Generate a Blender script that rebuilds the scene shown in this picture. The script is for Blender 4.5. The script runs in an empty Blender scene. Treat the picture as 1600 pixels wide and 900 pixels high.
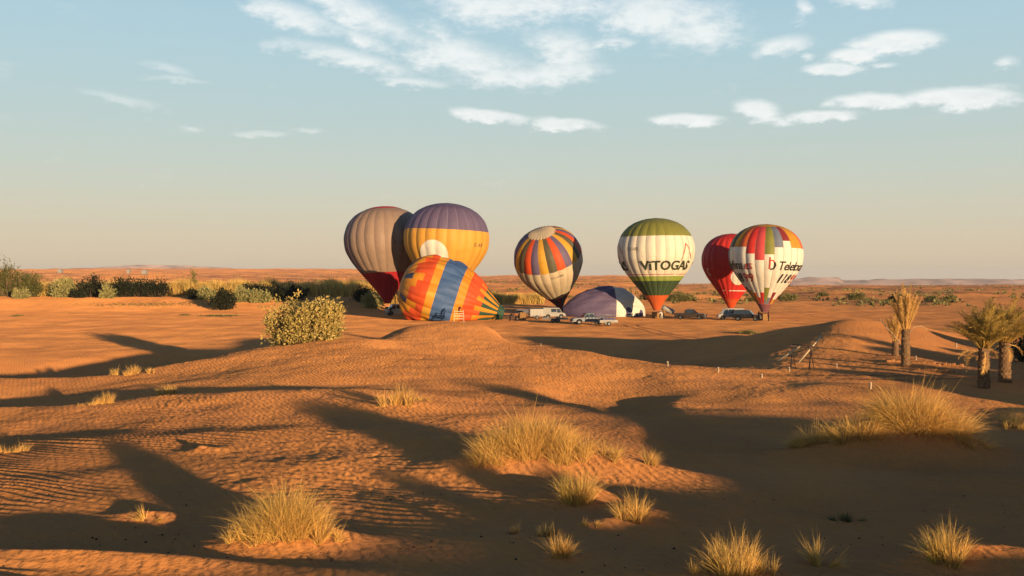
import bpy, bmesh, math, random
import numpy as np
from mathutils import Vector, Matrix

random.seed(7)
rng = np.random.default_rng(7)
R = math.radians
SC = bpy.context.scene
COL = SC.collection

# ------------------------------------------------------------------ camera
HOR = 434.0      # image row of the horizon (1600 x 900 picture)
CAMZ = 7.0
F = 1600.0
cam_d = bpy.data.cameras.new('camera')
cam_d.sensor_width = 36.0
cam_d.lens = 36.0
cam_d.shift_y = -(450.0 - HOR) / 1600.0
cam_d.clip_start = 0.1
cam_d.clip_end = 60000.0
cam = bpy.data.objects.new('camera', cam_d)
cam.location = (0, 0, CAMZ)
cam.rotation_euler = (R(90), 0, 0)
COL.objects.link(cam)
SC.camera = cam

# ------------------------------------------------------------------ light
SUN_AZ = 31.0    # degrees to the right of straight behind the camera
SUN_EL = 4.3
SUN_STRENGTH = 5.0
SUN_COLOR = (1.0, 0.68, 0.37)
SKY_STRENGTH = 0.077
EXPOSURE = 0.66

sun_d = bpy.data.lights.new('sun', 'SUN')
sun_d.energy = SUN_STRENGTH
sun_d.angle = R(0.55)
sun_d.color = SUN_COLOR
sun = bpy.data.objects.new('sun', sun_d)
sun_vec = Vector((math.sin(R(SUN_AZ)) * math.cos(R(SUN_EL)), -math.cos(R(SUN_AZ)) * math.cos(R(SUN_EL)), math.sin(R(SUN_EL))))
sun.rotation_euler = sun_vec.to_track_quat('Z', 'Y').to_euler()
sun.location = sun_vec * 100
COL.objects.link(sun)

vs = SC.view_settings
vs.view_transform = 'Standard'
vs.look = 'None'
vs.exposure = EXPOSURE
vs.gamma = 1.0
vs.use_curve_mapping = False
SC.cycles.max_bounces = 5
SC.cycles.diffuse_bounces = 2
SC.cycles.glossy_bounces = 2
SC.cycles.transmission_bounces = 3
SC.cycles.volume_bounces = 0
SC.cycles.transparent_max_bounces = 6
SC.cycles.sample_clamp_indirect = 4.0
try:
    SC.cycles.use_denoising = True
    SC.cycles.denoiser = 'OPENIMAGEDENOISE'
except Exception:
    pass


class NT:
    """small helper round a node tree"""
    def __init__(self, tree):
        self.t = tree

    def n(self, kind, **kw):
        nd = self.t.nodes.new(kind)
        ins = kw.pop('ins', {})
        for k, v in kw.items():
            setattr(nd, k, v)
        for k, v in ins.items():
            self.put(nd.inputs[k], v)
        return nd

    def put(self, sock, v):
        if isinstance(v, bpy.types.NodeSocket):
            self.t.links.new(v, sock)
        elif isinstance(v, bpy.types.Node):
            self.t.links.new(v.outputs[0], sock)
        else:
            sock.default_value = v

    def m(self, op, a, b=0.0, c=0.0, clamp=False):
        nd = self.t.nodes.new('ShaderNodeMath')
        nd.operation = op
        nd.use_clamp = clamp
        self.put(nd.inputs[0], a)
        self.put(nd.inputs[1], b)
        if op in ('MULTIPLY_ADD', 'SMOOTH_MIN', 'SMOOTH_MAX', 'WRAP', 'COMPARE'):
            self.put(nd.inputs[2], c)
        return nd.outputs[0]

    def mix(self, f, a, b, blend='MIX'):
        nd = self.t.nodes.new('ShaderNodeMix')
        nd.data_type = 'RGBA'
        nd.blend_type = blend
        self.put(nd.inputs[0], f)
        self.put(nd.inputs[6], a)
        self.put(nd.inputs[7], b)
        return nd.outputs[2]

    def maprange(self, v, a, b, c=0.0, d=1.0, smooth=True):
        nd = self.t.nodes.new('ShaderNodeMapRange')
        nd.interpolation_type = 'SMOOTHSTEP' if smooth else 'LINEAR'
        for i, x in enumerate((v, a, b, c, d)):
            self.put(nd.inputs[i], x)
        return nd.outputs[0]


def c4(c):
    return (c[0], c[1], c[2], 1.0)


# ------------------------------------------------------------------ sky
world = bpy.data.worlds.new('World')
SC.world = world
world.use_nodes = True
world.node_tree.nodes.clear()
W = NT(world.node_tree)
out = W.n('ShaderNodeOutputWorld')
bg = W.n('ShaderNodeBackground')
W.t.links.new(bg.outputs[0], out.inputs[0])
sky = W.n('ShaderNodeTexSky')
sky.sky_type = 'NISHITA'
sky.sun_disc = False
sky.sun_elevation = R(SUN_EL)
sky.sun_rotation = R(180 - SUN_AZ)
sky.altitude = 600
sky.air_density = 1.0
sky.dust_density = 1.2
sky.ozone_density = 1.0
tc = W.n('ShaderNodeTexCoord')
sep = W.n('ShaderNodeSeparateXYZ', ins={0: tc.outputs['Generated']})
AZ = W.m('ARCTAN2', sep.outputs[0], sep.outputs[1])
EL = W.m('ARCSINE', W.m('MINIMUM', sep.outputs[2], 0.9999))
# gentle warp so that cloud edges are ragged
cmb = W.n('ShaderNodeCombineXYZ', ins={0: AZ, 1: W.m('MULTIPLY', EL, 2.2), 2: 0.37})
nz1 = W.n('ShaderNodeTexNoise', ins={'Vector': cmb.outputs[0], 'Scale': 16.0, 'Detail': 6.0, 'Roughness': 0.58})
nz2 = W.n('ShaderNodeTexNoise', ins={'Vector': cmb.outputs[0], 'Scale': 60.0, 'Detail': 5.0, 'Roughness': 0.66})
N1 = W.m('SUBTRACT', nz1.outputs[0], 0.5)
N2 = W.m('SUBTRACT', nz2.outputs[0], 0.5)

# x, y (place in the sky as seen from the spot), half width, half height, turn, ragged, soft, opacity
CLOUDS = [
    (455, 24, 90, 20, -14, 1.5, .60, .75), (560, 60, 80, 16, -16, 1.6, .75, .45),
    (545, 92, 112, 16, -11, 1.2, .60, .80), (640, 128, 70, 9, -3, 1.2, .7, .5),
    (560, 20, 110, 26, -20, 1.6, .9, .55), (690, 60, 70, 22, -38, 1.4, .9, .45),
    (720, 90, 150, 30, -12, 1.6, .75, .85), (800, 118, 130, 18, 0, 1.2, .8, .6),
    (880, 75, 60, 30, -15, 1.3, .60, .85), (885, 112, 70, 20, 3, 1.3, .65, .8),
    (820, 10, 200, 30, 0, 1.6, .9, .7), (1010, 20, 160, 36, -8, 1.4, .8, .85),
    (1085, 55, 75, 32, 8, 1.3, .75, .85), (965, 66, 34, 9, -4, 1.2, .6, .5),
    (770, 183, 70, 11, -9, 1.1, .50, .80), (870, 194, 75, 10, -3, 1.1, .50, .75),
    (1075, 188, 58, 10, -2, 1.1, .45, .85), (1180, 172, 42, 15, -8, 1.1, .45, .85), (1205, 186, 45, 9, -12, 1.1, .6, .7),
    (1285, 181, 58, 9, 0, 1.1, .5, .75), (1250, 15, 20, 16, 0, 1.2, .6, .75), (1345, 4, 50, 12, -6, 1.2, .6, .7),
    (1222, 72, 48, 14, 10, 1.3, .6, .75), (1263, 89, 14, 7, 0, 1.2, .6, .55), (1340, 86, 44, 12, 0, 1.2, .5, .75),
    (1305, 109, 44, 11, -4, 1.1, .4, .95), (1378, 104, 24, 6, 0, 1.1, .6, .6), (1405, 65, 62, 16, 0, 1.25, .42, .9),
    (1372, 157, 66, 11, -4, 1.15, .45, .85), (1505, 152, 78, 14, -4, 1.1, .40, .95), (1570, 96, 22, 8, 0, 1.2, .7, .45),
    (1545, 138, 40, 7, 2, 1.2, .7, .4),
    (258, 109, 40, 10, -10, 1.3, .7, .50), (265, 125, 60, 6, 0, 1.2, .8, .45), (195, 156, 70, 8, -10, 1.5, .9, .25),
    (415, 209, 44, 5, 0, 1.2, .7, .45), (300, 201, 22, 6, 0, 1.3, .8, .3), (480, 204, 30, 4, 0, 1.2, .8, .25),
    # the same kind of cloud goes on beside and above the picture
    (-160, 60, 120, 22, -10, 1.5, .8, .5), (-420, 150, 120, 16, 4, 1.3, .6, .7), (1830, 90, 110, 20, -6, 1.4, .6, .7),
    (2150, 170, 120, 15, 0, 1.3, .6, .7), (300, -160, 240, 50, -12, 1.6, .9, .6), (1250, -210, 260, 46, -8, 1.6, .9, .65),
    (760, -330, 300, 50, 6, 1.6, .9, .6), (-350, -320, 260, 50, 0, 1.6, .9, .6), (2000, -260, 280, 50, 5, 1.6, .9, .6),
]
WAZ = W.m('ADD', AZ, W.m('MULTIPLY', N1, 0.045))
WEL = W.m('ADD', EL, W.m('ADD', W.m('MULTIPLY', N1, 0.012), W.m('MULTIPLY', N2, 0.011)))
WV = W.n('ShaderNodeCombineXYZ', ins={0: WAZ, 1: WEL, 2: 0.0}).outputs[0]
fields = {}
for (x, y, hw, hh, rot, rag, soft, op) in CLOUDS:
    az = math.atan((x - 800) / F)
    el = math.atan((HOR - y) / F * math.cos(az))
    mp = W.n('ShaderNodeMapping', vector_type='TEXTURE', ins={'Vector': WV, 'Location': (az, el, 0), 'Rotation': (0, 0, R(rot)), 'Scale': (hw / F * 1.35, hh / F * 1.5, 1)})
    gr = W.n('ShaderNodeTexGradient', gradient_type='SPHERICAL', ins={0: mp.outputs[0]})
    v = W.m('MULTIPLY', gr.outputs[0], 0.45 + 0.6 * op)
    k = 'faint' if op <= .5 and -100 < x < 500 else 'soft' if soft > .56 else 'crisp'
    fields[k] = v if k not in fields else W.m('MAXIMUM', fields[k], v)
NB = W.m('ADD', W.m('MULTIPLY', N1, 0.75), W.m('MULTIPLY', N2, 0.45))
crisp = W.maprange(W.m('ADD', fields['crisp'], W.m('MULTIPLY', NB, 1.0)), 0.13, 0.62)
softc = W.m('MULTIPLY', W.maprange(W.m('ADD', fields['soft'], W.m('MULTIPLY', NB, 1.4)), 0.11, 0.85), 0.92)
faint = W.m('MULTIPLY', W.maprange(W.m('ADD', fields['faint'], W.m('MULTIPLY', NB, 1.0)), 0.10, 0.60), 0.42)
acc = W.m('MAXIMUM', W.m('MAXIMUM', crisp, softc), faint)
SKY_TINT = (1.0, 0.98, 0.92)
# clear evening sky: the atmosphere model, with the pale dust layer that lies over the desert
dust = W.n('ShaderNodeValToRGB', ins={0: W.m('MULTIPLY', W.m('MAXIMUM', EL, 0.0), 1.0 / 1.5708)})
cr = dust.color_ramp
cr.interpolation = 'B_SPLINE'
stops = [(0.0, (6.3, 4.9, 3.3)), (0.03, (5.9, 5.2, 3.9)), (0.06, (5.1, 5.5, 4.8)), (0.095, (4.4, 5.5, 5.5)), (0.135, (3.9, 5.5, 6.1)), (0.175, (3.6, 5.4, 6.4)),
         (0.24, (1.0, 2.2, 4.0)), (0.36, (0.22, 0.75, 1.9)), (0.6, (0.16, 0.5, 1.3)), (1.0, (0.10, 0.36, 1.0))]
SK = 8.0
while len(cr.elements) < len(stops):
    cr.elements.new(0.5)
for e, (p, c) in zip(cr.elements, stops):
    e.position = p
    e.color = (c[0] / SK, c[1] / SK, c[2] / SK, 1)
dustc = W.mix(1.0, dust.outputs[0], (SK, SK, SK, 1), 'MULTIPLY')
base = W.mix(0.90, W.mix(1.0, sky.outputs[0], c4(SKY_TINT), 'MULTIPLY'), dustc)
# clouds take the light of the sky band they stand in, a little whiter
cloudc = W.mix(W.maprange(W.m('ADD', nz2.outputs[0], W.m('MULTIPLY', nz1.outputs[0], 0.6)), 0.55, 1.0, 0.72, 1.0), base, (7.7, 7.9, 7.8, 1))
skyc = W.mix(W.m('MULTIPLY', acc, 0.93), base, cloudc)
W.put(bg.inputs[0], skyc)
bg.inputs[1].default_value = SKY_STRENGTH


# ------------------------------------------------------------------ helpers
def tag(o, label=None, cat=None, group=None, kind=None):
    if label: o['label'] = label
    if cat: o['category'] = cat
    if group: o['group'] = group
    if kind: o['kind'] = kind
    return o


def empty(name, loc, label, cat, group=None, rz=0.0):
    o = bpy.data.objects.new(name, None)
    o.empty_display_size = 0.3
    COL.objects.link(o)
    o.location = loc
    o.rotation_euler = (0, 0, rz)
    return tag(o, label, cat, group)


def link(name, me, mats=None, parent=None, loc=None, rot=None):
    o = bpy.data.objects.new(name, me)
    COL.objects.link(o)
    if mats is not None:
        for m in (mats if isinstance(mats, (list, tuple)) else [mats]):
            me.materials.append(m)
    if parent: o.parent = parent
    if loc is not None: o.location = loc
    if rot is not None: o.rotation_euler = rot
    return o


def mesh_py(name, verts, faces, smooth=True):
    me = bpy.data.meshes.new(name)
    me.from_pydata([tuple(v) for v in verts], [], faces)
    if smooth:
        me.polygons.foreach_set('use_smooth', [True] * len(me.polygons))
    me.update()
    return me


def mesh_np(name, verts, quads=None, tris=None, smooth=True, tint=None, shade=None):
    me = bpy.data.meshes.new(name)
    nv = len(verts)
    me.vertices.add(nv)
    me.vertices.foreach_set('co', np.asarray(verts, np.float32).ravel())
    parts, starts, pos = [], [], 0
    for fs, n in ((quads, 4), (tris, 3)):
        if fs is None or len(fs) == 0: continue
        fs = np.asarray(fs, np.int32)
        parts.append(fs.ravel())
        starts.append(pos + np.arange(len(fs)) * n)
        pos += fs.size
    li = np.concatenate(parts)
    ls = np.concatenate(starts).astype(np.int32)
    me.loops.add(len(li))
    me.loops.foreach_set('vertex_index', li)
    me.polygons.add(len(ls))
    me.polygons.foreach_set('loop_start', ls)
    if smooth:
        me.polygons.foreach_set('use_smooth', np.ones(len(ls), bool))
    if tint is not None:
        at = me.attributes.new('tint', 'FLOAT', 'POINT')
        at.data.foreach_set('value', np.asarray(tint, np.float32))
    if shade is not None:
        at = me.attributes.new('shade', 'FLOAT', 'POINT')
        at.data.foreach_set('value', np.asarray(shade, np.float32))
    me.update(calc_edges=True)
    me.validate()
    return me


class MB:
    """collects simple solids into one mesh"""
    def __init__(self):
        self.v, self.f = [], []

    def add(self, vs_, fs_):
        k = len(self.v)
        self.v += [tuple(p) for p in vs_]
        self.f += [tuple(i + k for i in q) for q in fs_]
        return self

    def box(self, x0, x1, y0, y1, z0, z1, M=None):
        p = [(x, y, z) for z in (z0, z1) for y in (y0, y1) for x in (x0, x1)]
        if M is not None: p = [M @ Vector(q) for q in p]
        return self.add(p, [(0, 2, 3, 1), (4, 5, 7, 6), (0, 1, 5, 4), (2, 6, 7, 3), (0, 4, 6, 2), (1, 3, 7, 5)])

    def tube(self, pts, rad, n=8, cap=True):
        pts = [Vector(p) for p in pts]
        rads = rad if isinstance(rad, (list, tuple)) else [rad] * len(pts)
        vs_, fs_ = [], []
        for i, p in enumerate(pts):
            d = (pts[min(i + 1, len(pts) - 1)] - pts[max(i - 1, 0)]).normalized()
            u = d.cross(Vector((0, 0, 1)))
            if u.length < 1e-3: u = Vector((1, 0, 0))
            u.normalize()
            w = d.cross(u)
            for k in range(n):
                a = 2 * math.pi * k / n
                vs_.append(p + (u * math.cos(a) + w * math.sin(a)) * rads[i])
        for i in range(len(pts) - 1):
            for k in range(n):
                fs_.append((i * n + k, i * n + (k + 1) % n, (i + 1) * n + (k + 1) % n, (i + 1) * n + k))
        if cap:
            fs_.append(tuple(range(n))[::-1])
            fs_.append(tuple((len(pts) - 1) * n + k for k in range(n)))
        return self.add(vs_, fs_)

    def prism(self, poly, y0, y1, taper=None):
        """polygon in x,z extruded along y; taper(z) scales y"""
        n = len(poly)
        t = taper or (lambda x, z: 1.0)
        vs_ = [(x, y0 * t(x, z), z) for x, z in poly] + [(x, y1 * t(x, z), z) for x, z in poly]
        fs_ = [tuple(range(n)), tuple(range(2 * n - 1, n - 1, -1))]
        fs_ += [(i, i + n, (i + 1) % n + n, (i + 1) % n) for i in range(n)]
        return self.add(vs_, fs_)

    def build(self, name, mat, parent=None, smooth=False, bevel=0.0, loc=None, rot=None):
        me = mesh_py(name, self.v, self.f, smooth)
        bm = bmesh.new()
        bm.from_mesh(me)
        bmesh.ops.recalc_face_normals(bm, faces=bm.faces)
        if bevel:
            bmesh.ops.bevel(bm, geom=list(bm.edges), offset=bevel, segments=2, affect='EDGES', profile=0.6)
        bm.to_mesh(me)
        bm.free()
        return link(name, me, mat, parent, loc, rot)


def copy_tree(o, parent=None):
    c = o.copy()
    COL.objects.link(c)
    c.parent = parent
    for ch in [x for x in bpy.data.objects if x.parent == o]:
        copy_tree(ch, c)
    return c


# ------------------------------------------------------------------ materials
MATS = {}


def plain(name, col, rough=0.7, spec=0.3, metal=0.0, var=0.12, vscale=6.0, bump=0.0, bscale=30.0, trans=0.0):
    if name in MATS: return MATS[name]
    m = bpy.data.materials.new(name)
    m.use_nodes = True
    t = NT(m.node_tree)
    b = m.node_tree.nodes['Principled BSDF']
    b.inputs['Roughness'].default_value = rough
    b.inputs['Specular IOR Level'].default_value = spec
    b.inputs['Metallic'].default_value = metal
    co = t.n('ShaderNodeTexCoord').outputs['Object']
    nz = t.n('ShaderNodeTexNoise', ins={'Vector': co, 'Scale': vscale, 'Detail': 4.0})
    f = t.maprange(nz.outputs[0], 0.3, 0.7, 1 - var, 1 + var, False)
    t.put(b.inputs['Base Color'], t.mix(1.0, c4(col), t.n('ShaderNodeCombineXYZ', ins={0: f, 1: f, 2: f}).outputs[0], 'MULTIPLY'))
    if bump:
        n2 = t.n('ShaderNodeTexNoise', ins={'Vector': co, 'Scale': bscale, 'Detail': 3.0})
        bp = t.n('ShaderNodeBump', ins={'Strength': bump, 'Distance': 0.05, 'Height': n2.outputs[0]})
        t.put(b.inputs['Normal'], bp.outputs[0])
    if trans:
        o_ = [n for n in m.node_tree.nodes if n.type == 'OUTPUT_MATERIAL'][0]
        tr = t.n('ShaderNodeBsdfTranslucent', ins={0: c4(col)})
        ms = t.n('ShaderNodeMixShader', ins={0: trans, 1: b.outputs[0], 2: tr.outputs[0]})
        t.put(o_.inputs[0], ms.outputs[0])
    MATS[name] = m
    return m


def fabric(name, col):
    """ripstop balloon cloth: faint panel seams, soft wrinkles, slight fading"""
    if name in MATS: return MATS[name]
    m = bpy.data.materials.new(name)
    m.use_nodes = True
    t = NT(m.node_tree)
    b = m.node_tree.nodes['Principled BSDF']
    b.inputs['Roughness'].default_value = 0.55
    b.inputs['Specular IOR Level'].default_value = 0.22
    co = t.n('ShaderNodeTexCoord').outputs['Object']
    nz = t.n('ShaderNodeTexNoise', ins={'Vector': co, 'Scale': 0.45, 'Detail': 5.0, 'Roughness': 0.6})
    nf = t.n('ShaderNodeTexNoise', ins={'Vector': co, 'Scale': 2.6, 'Detail': 4.0, 'Roughness': 0.6})
    f = t.m('ADD', t.maprange(nz.outputs[0], 0.3, 0.7, 0.92, 1.04, False), t.maprange(nf.outputs[0], 0.3, 0.7, -0.02, 0.02, False))
    t.put(b.inputs['Base Color'], t.mix(1.0, c4(col), t.n('ShaderNodeCombineXYZ', ins={0: f, 1: f, 2: f}).outputs[0], 'MULTIPLY'))
    n1 = t.n('ShaderNodeTexNoise', ins={'Vector': co, 'Scale': 0.9, 'Detail': 3.0, 'Roughness': 0.45, 'Distortion': 0.6})
    bp = t.n('ShaderNodeBump', ins={'Strength': 0.30, 'Distance': 0.30, 'Height': n1.outputs[0]})
    t.put(b.inputs['Normal'], bp.outputs[0])
    MATS[name] = m
    return m


def leafmat(name, c0, c1, trans=0.25, rough=0.6, shade=False):
    """foliage: colour runs from c0 to c1 by the leaf's own tint"""
    if name in MATS: return MATS[name]
    m = bpy.data.materials.new(name)
    m.use_nodes = True
    t = NT(m.node_tree)
    b = m.node_tree.nodes['Principled BSDF']
    b.inputs['Roughness'].default_value = rough
    b.inputs['Specular IOR Level'].default_value = 0.2
    at = t.n('ShaderNodeAttribute', attribute_name='tint')
    col = t.mix(at.outputs['Fac'], c4(c0), c4(c1))
    if shade:
        # weathering of single blades: some bleached, some grey and dead
        sh = t.n('ShaderNodeAttribute', attribute_name='shade').outputs['Fac']
        g_ = (c0[0] + c0[1]) * .5
        col = t.mix(t.maprange(sh, .5, .2), col, c4((g_ * .55, g_ * .47, g_ * .36)))
        col = t.mix(1.0, col, t.n('ShaderNodeCombineXYZ', ins={0: t.m('ADD', sh, .25), 1: t.m('ADD', sh, .25), 2: t.m('ADD', sh, .25)}).outputs[0], 'MULTIPLY')
    t.put(b.inputs['Base Color'], col)
    o_ = [n for n in m.node_tree.nodes if n.type == 'OUTPUT_MATERIAL'][0]
    tr = t.n('ShaderNodeBsdfTranslucent')
    t.put(tr.inputs[0], col)
    ms = t.n('ShaderNodeMixShader', ins={0: trans, 1: b.outputs[0], 2: tr.outputs[0]})
    t.put(o_.inputs[0], ms.outputs[0])
    MATS[name] = m
    return m
# ------------------------------------------------------------------ terrain
_perm = np.random.default_rng(11).permutation(256)
_perm = np.concatenate([_perm, _perm])
_ga = np.random.default_rng(12).random(256) * 2 * np.pi
_gx, _gy = np.cos(_ga), np.sin(_ga)


def perlin(x, y):
    x = np.asarray(x, float); y = np.asarray(y, float)
    xi = np.floor(x).astype(int); yi = np.floor(y).astype(int)
    xf = x - xi; yf = y - yi
    u = xf * xf * xf * (xf * (xf * 6 - 15) + 10)
    v = yf * yf * yf * (yf * (yf * 6 - 15) + 10)
    xi &= 255; yi &= 255

    def g(ix, iy, dx, dy):
        h = _perm[(_perm[ix & 255] + iy) & 255]
        return _gx[h] * dx + _gy[h] * dy
    a = g(xi, yi, xf, yf); b = g(xi + 1, yi, xf - 1, yf)
    c = g(xi, yi + 1, xf, yf - 1); d = g(xi + 1, yi + 1, xf - 1, yf - 1)
    return (a + u * (b - a)) + v * ((c + u * (d - c)) - (a + u * (b - a)))


def sstep(a, b, x):
    t = np.clip((x - a) / (b - a), 0, 1)
    return t * t * (3 - 2 * t)


def pchip(x, y, q):
    """monotone cubic interpolation"""
    x = np.asarray(x, float); y = np.asarray(y, float)
    h = np.diff(x); d = np.diff(y) / h
    m = np.zeros(len(x))
    for i in range(1, len(x) - 1):
        if d[i - 1] * d[i] > 0:
            w1 = 2 * h[i] + h[i - 1]; w2 = h[i] + 2 * h[i - 1]
            m[i] = (w1 + w2) / (w1 / d[i - 1] + w2 / d[i])
    m[0], m[-1] = d[0], d[-1]
    q = np.clip(q, x[0], x[-1])
    k = np.clip(np.searchsorted(x, q) - 1, 0, len(x) - 2)
    t = (q - x[k]) / h[k]
    return ((1 + 2 * t) * (1 - t) ** 2 * y[k] + t * (1 - t) ** 2 * h[k] * m[k] + t * t * (3 - 2 * t) * y[k + 1] + t * t * (t - 1) * h[k] * m[k + 1])


def zy(D, y):
    return CAMZ - (y - HOR) / F * D


# lie of the land, one list per bearing: (distance, row where it shows) or (distance, None, height)
FRONT = [(7, None, 3.75), (12.5, 900), (14.5, 850), (17, 800), (20, 750)]
FARL = [(200, 487), (235, 464), (330, 456), (600, 446), (1000, 437), (1700, 428), (2600, 424), (4000, None, 12), (13000, None, -20)]
FARM = [(230, None, .1), (320, None, .4), (520, None, 1.0), (900, None, 1.5), (1700, None, 4), (3000, None, 6), (13000, None, -25)]
FARR = [(230, None, .0), (320, None, .0), (520, None, -.8), (900, None, -4), (1700, None, -12), (3000, None, -27), (13000, None, -70)]
COLS = {
    -500: FRONT + [(24, 710), (30, 676), (36, 645), (41, None, 1.7), (46, 622), (50, 600), (60, None, 1.0), (80, 566), (100, 540), (140, 512)] + FARL,
    0: FRONT + [(24, 708), (30, 668), (35, 640), (39, None, 1.75), (44, 622), (47, 606), (50, 592), (57, None, .3), (66, None, -.5), (76, None, -.55), (84, 564), (100, 540), (140, 512)] + FARL,
    120: FRONT + [(24, 706), (30, 660), (35, 630), (39, None, 1.8), (44, 618), (48, 602), (51, 589), (58, None, .3), (67, None, -.6), (77, None, -.6), (86, 560), (100, 541), (140, 512)] + FARL,
    260: FRONT + [(24, 704), (30, 654), (36, 616), (40, None, 2.3), (46, 600), (51, 584), (54, 571), (62, None, .5), (74, None, -.6), (84, None, -.5), (95, 546), (108, 536), (140, 512)] + FARL,
    400: FRONT + [(24, 702), (30, 650), (36, 612), (41, 604), (48, 580), (54, 556), (58, 546), (66, None, 1.9), (80, None, .1), (105, 536), (140, 513)] + FARL,
    550: FRONT + [(24, 702), (30, 650), (36, 610), (41, 603), (48, 573), (56, 546), (62, 531), (72, None, 1.9), (86, None, .4), (110, None, .1), (150, None, .1), (200, None, .3)] + FARL[1:],
    640: FRONT + [(24, 700), (30, 650), (36, 613), (41, 603), (48, 573), (57, 547), (65, 528), (70, 517), (74, 510), (84, None, 1.6), (95, None, .3), (150, None, 0), (195, None, .1)] + FARM,
    715: FRONT + [(24, 700), (30, 652), (36, 618), (41, 605), (48, 576), (57, 550), (65, 528), (71, 511), (75, 503), (84, None, 1.6), (95, None, .3), (150, None, 0), (195, None, 0)] + FARM,
    770: FRONT + [(24, 700), (30, 654), (36, 622), (41, 606), (48, 578), (57, 553), (65, 530), (71, 517), (74, 511), (82, None, 1.0), (95, None, .2), (150, None, 0), (195, None, 0)] + FARM,
    815: FRONT + [(24, 702), (30, 654), (36, 625), (41, 607), (48, 580), (57, 555), (63, 540), (66, 537), (74, None, .9), (90, None, .2), (150, None, 0), (195, None, 0)] + FARM,
    900: FRONT + [(24, 704), (29, 662), (33, 638), (36, 628), (40, None, 2.15), (44, 609), (51, 575), (58, 550), (61, 545), (70, None, 1.0), (88, None, .1), (150, None, 0), (195, None, 0)] + FARM,
    985: FRONT + [(24, 708), (28, 668), (31, 650), (33, 643), (37, None, 1.9), (42, 628), (47, 602), (54, 568), (57, 560), (66, None, 1.0), (88, None, .0), (150, None, 0), (195, None, 0)] + FARM,
    1060: FRONT + [(24, 718), (29, 684), (33, 660), (38, 637), (43, 615), (48, 592), (54, 570), (60, None, 1.6), (70, None, .9), (84, 545), (92, 533), (97, 529), (110, None, .1), (150, None, 0), (195, None, 0)] + FARR,
    1150: FRONT + [(24, 720), (29, 686), (34, 656), (40, 628), (45, 604), (50, 585), (53, 577), (58, None, 1.9), (66, 563), (76, 545), (86, 527), (91, 521), (102, None, .6), (120, None, .0), (195, None, 0)] + FARR,
    1240: FRONT + [(24, 722), (29, 688), (34, 656), (40, 628), (45, 603), (49, 590), (54, 579), (60, 562), (68, 546), (76, 525), (83, 513), (94, None, 1.0), (112, None, .1), (195, None, 0)] + FARR,
    1330: FRONT + [(24, 722), (29, 688), (34, 656), (40, 626), (44, 603), (47, None, 2.15), (53, 580), (60, 562), (66, 545), (72, 522), (79, 500), (90, None, 1.6), (112, None, .1), (195, None, 0)] + FARR,
    1420: FRONT + [(24, 722), (29, 688), (34, 656), (39, 630), (42, 611), (46, None, 2.05), (53, 580), (60, 561), (68, 541), (75, 518), (80, 508), (92, None, 1.3), (112, None, .2), (195, None, 0)] + FARR,
    1520: FRONT + [(24, 722), (29, 692), (34, 662), (37, 645), (40, 627), (44, None, 2.0), (48, 597), (56, 574), (66, 553), (78, 533), (86, 520), (96, None, 1.2), (115, None, .2), (195, None, 0)] + FARR,
    1620: FRONT + [(24, 722), (29, 694), (34, 662), (36, 646), (40, None, 1.95), (47, 600), (56, 574), (66, 553), (78, 533), (86, 520), (96, None, 1.2), (115, None, .2), (195, None, 0)] + FARR,
    2100: FRONT + [(24, 722), (29, 690), (34, 660), (36, 646), (40, None, 1.95), (47, 600), (56, 574), (66, 553), (78, 533), (86, 520), (96, None, 1.2), (115, None, .2), (195, None, 0)] + FARR,
}
_NL = 900
_LD = np.linspace(math.log(7), math.log(13000), _NL)
_cx = sorted(COLS)
_tab = []
for c in _cx:
    pr = [(p[0], zy(p[0], p[1]) if p[1] is not None else p[2]) for p in COLS[c]]
    _tab.append(pchip(np.log([p[0] for p in pr]), [p[1] for p in pr], _LD))
_tab = np.array(_tab)
_PX = np.arange(-500, 2101, 5.0)
_T = np.array([pchip(_cx, _tab[:, k], _PX) for k in range(_NL)]).T      # [px, logD]
_ker = np.exp(-0.5 * (np.arange(-6, 7) / 2.4) ** 2); _ker /= _ker.sum()
_T = np.apply_along_axis(lambda a: np.convolve(np.pad(a, 6, 'edge'), _ker, 'valid'), 0, _T)
_k2 = np.exp(-0.5 * (np.arange(-4, 5) / 1.6) ** 2); _k2 /= _k2.sum()
_T = np.apply_along_axis(lambda a: np.convolve(np.pad(a, 4, 'edge'), _k2, 'valid'), 1, _T)


def table(px, D):
    a = np.clip((np.clip(px, -500, 2100) + 500) / 5.0, 0, len(_PX) - 1.001)
    b = np.clip((np.log(np.clip(D, 7, 13000)) - _LD[0]) / (_LD[1] - _LD[0]), 0, _NL - 1.001)
    i = a.astype(int); j = b.astype(int); u = a - i; v = b - j
    return (_T[i, j] * (1 - u) * (1 - v) + _T[i + 1, j] * u * (1 - v) + _T[i, j + 1] * (1 - u) * v + _T[i + 1, j + 1] * u * v)


SA = R(SUN_AZ)


def sun_coords(X, Y):
    """distance away from the sun, and position across its rays"""
    return -math.sin(SA) * X + math.cos(SA) * Y, math.cos(SA) * X + math.sin(SA) * Y


MOUNDS = []      # x, y, rx, ry, h
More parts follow.
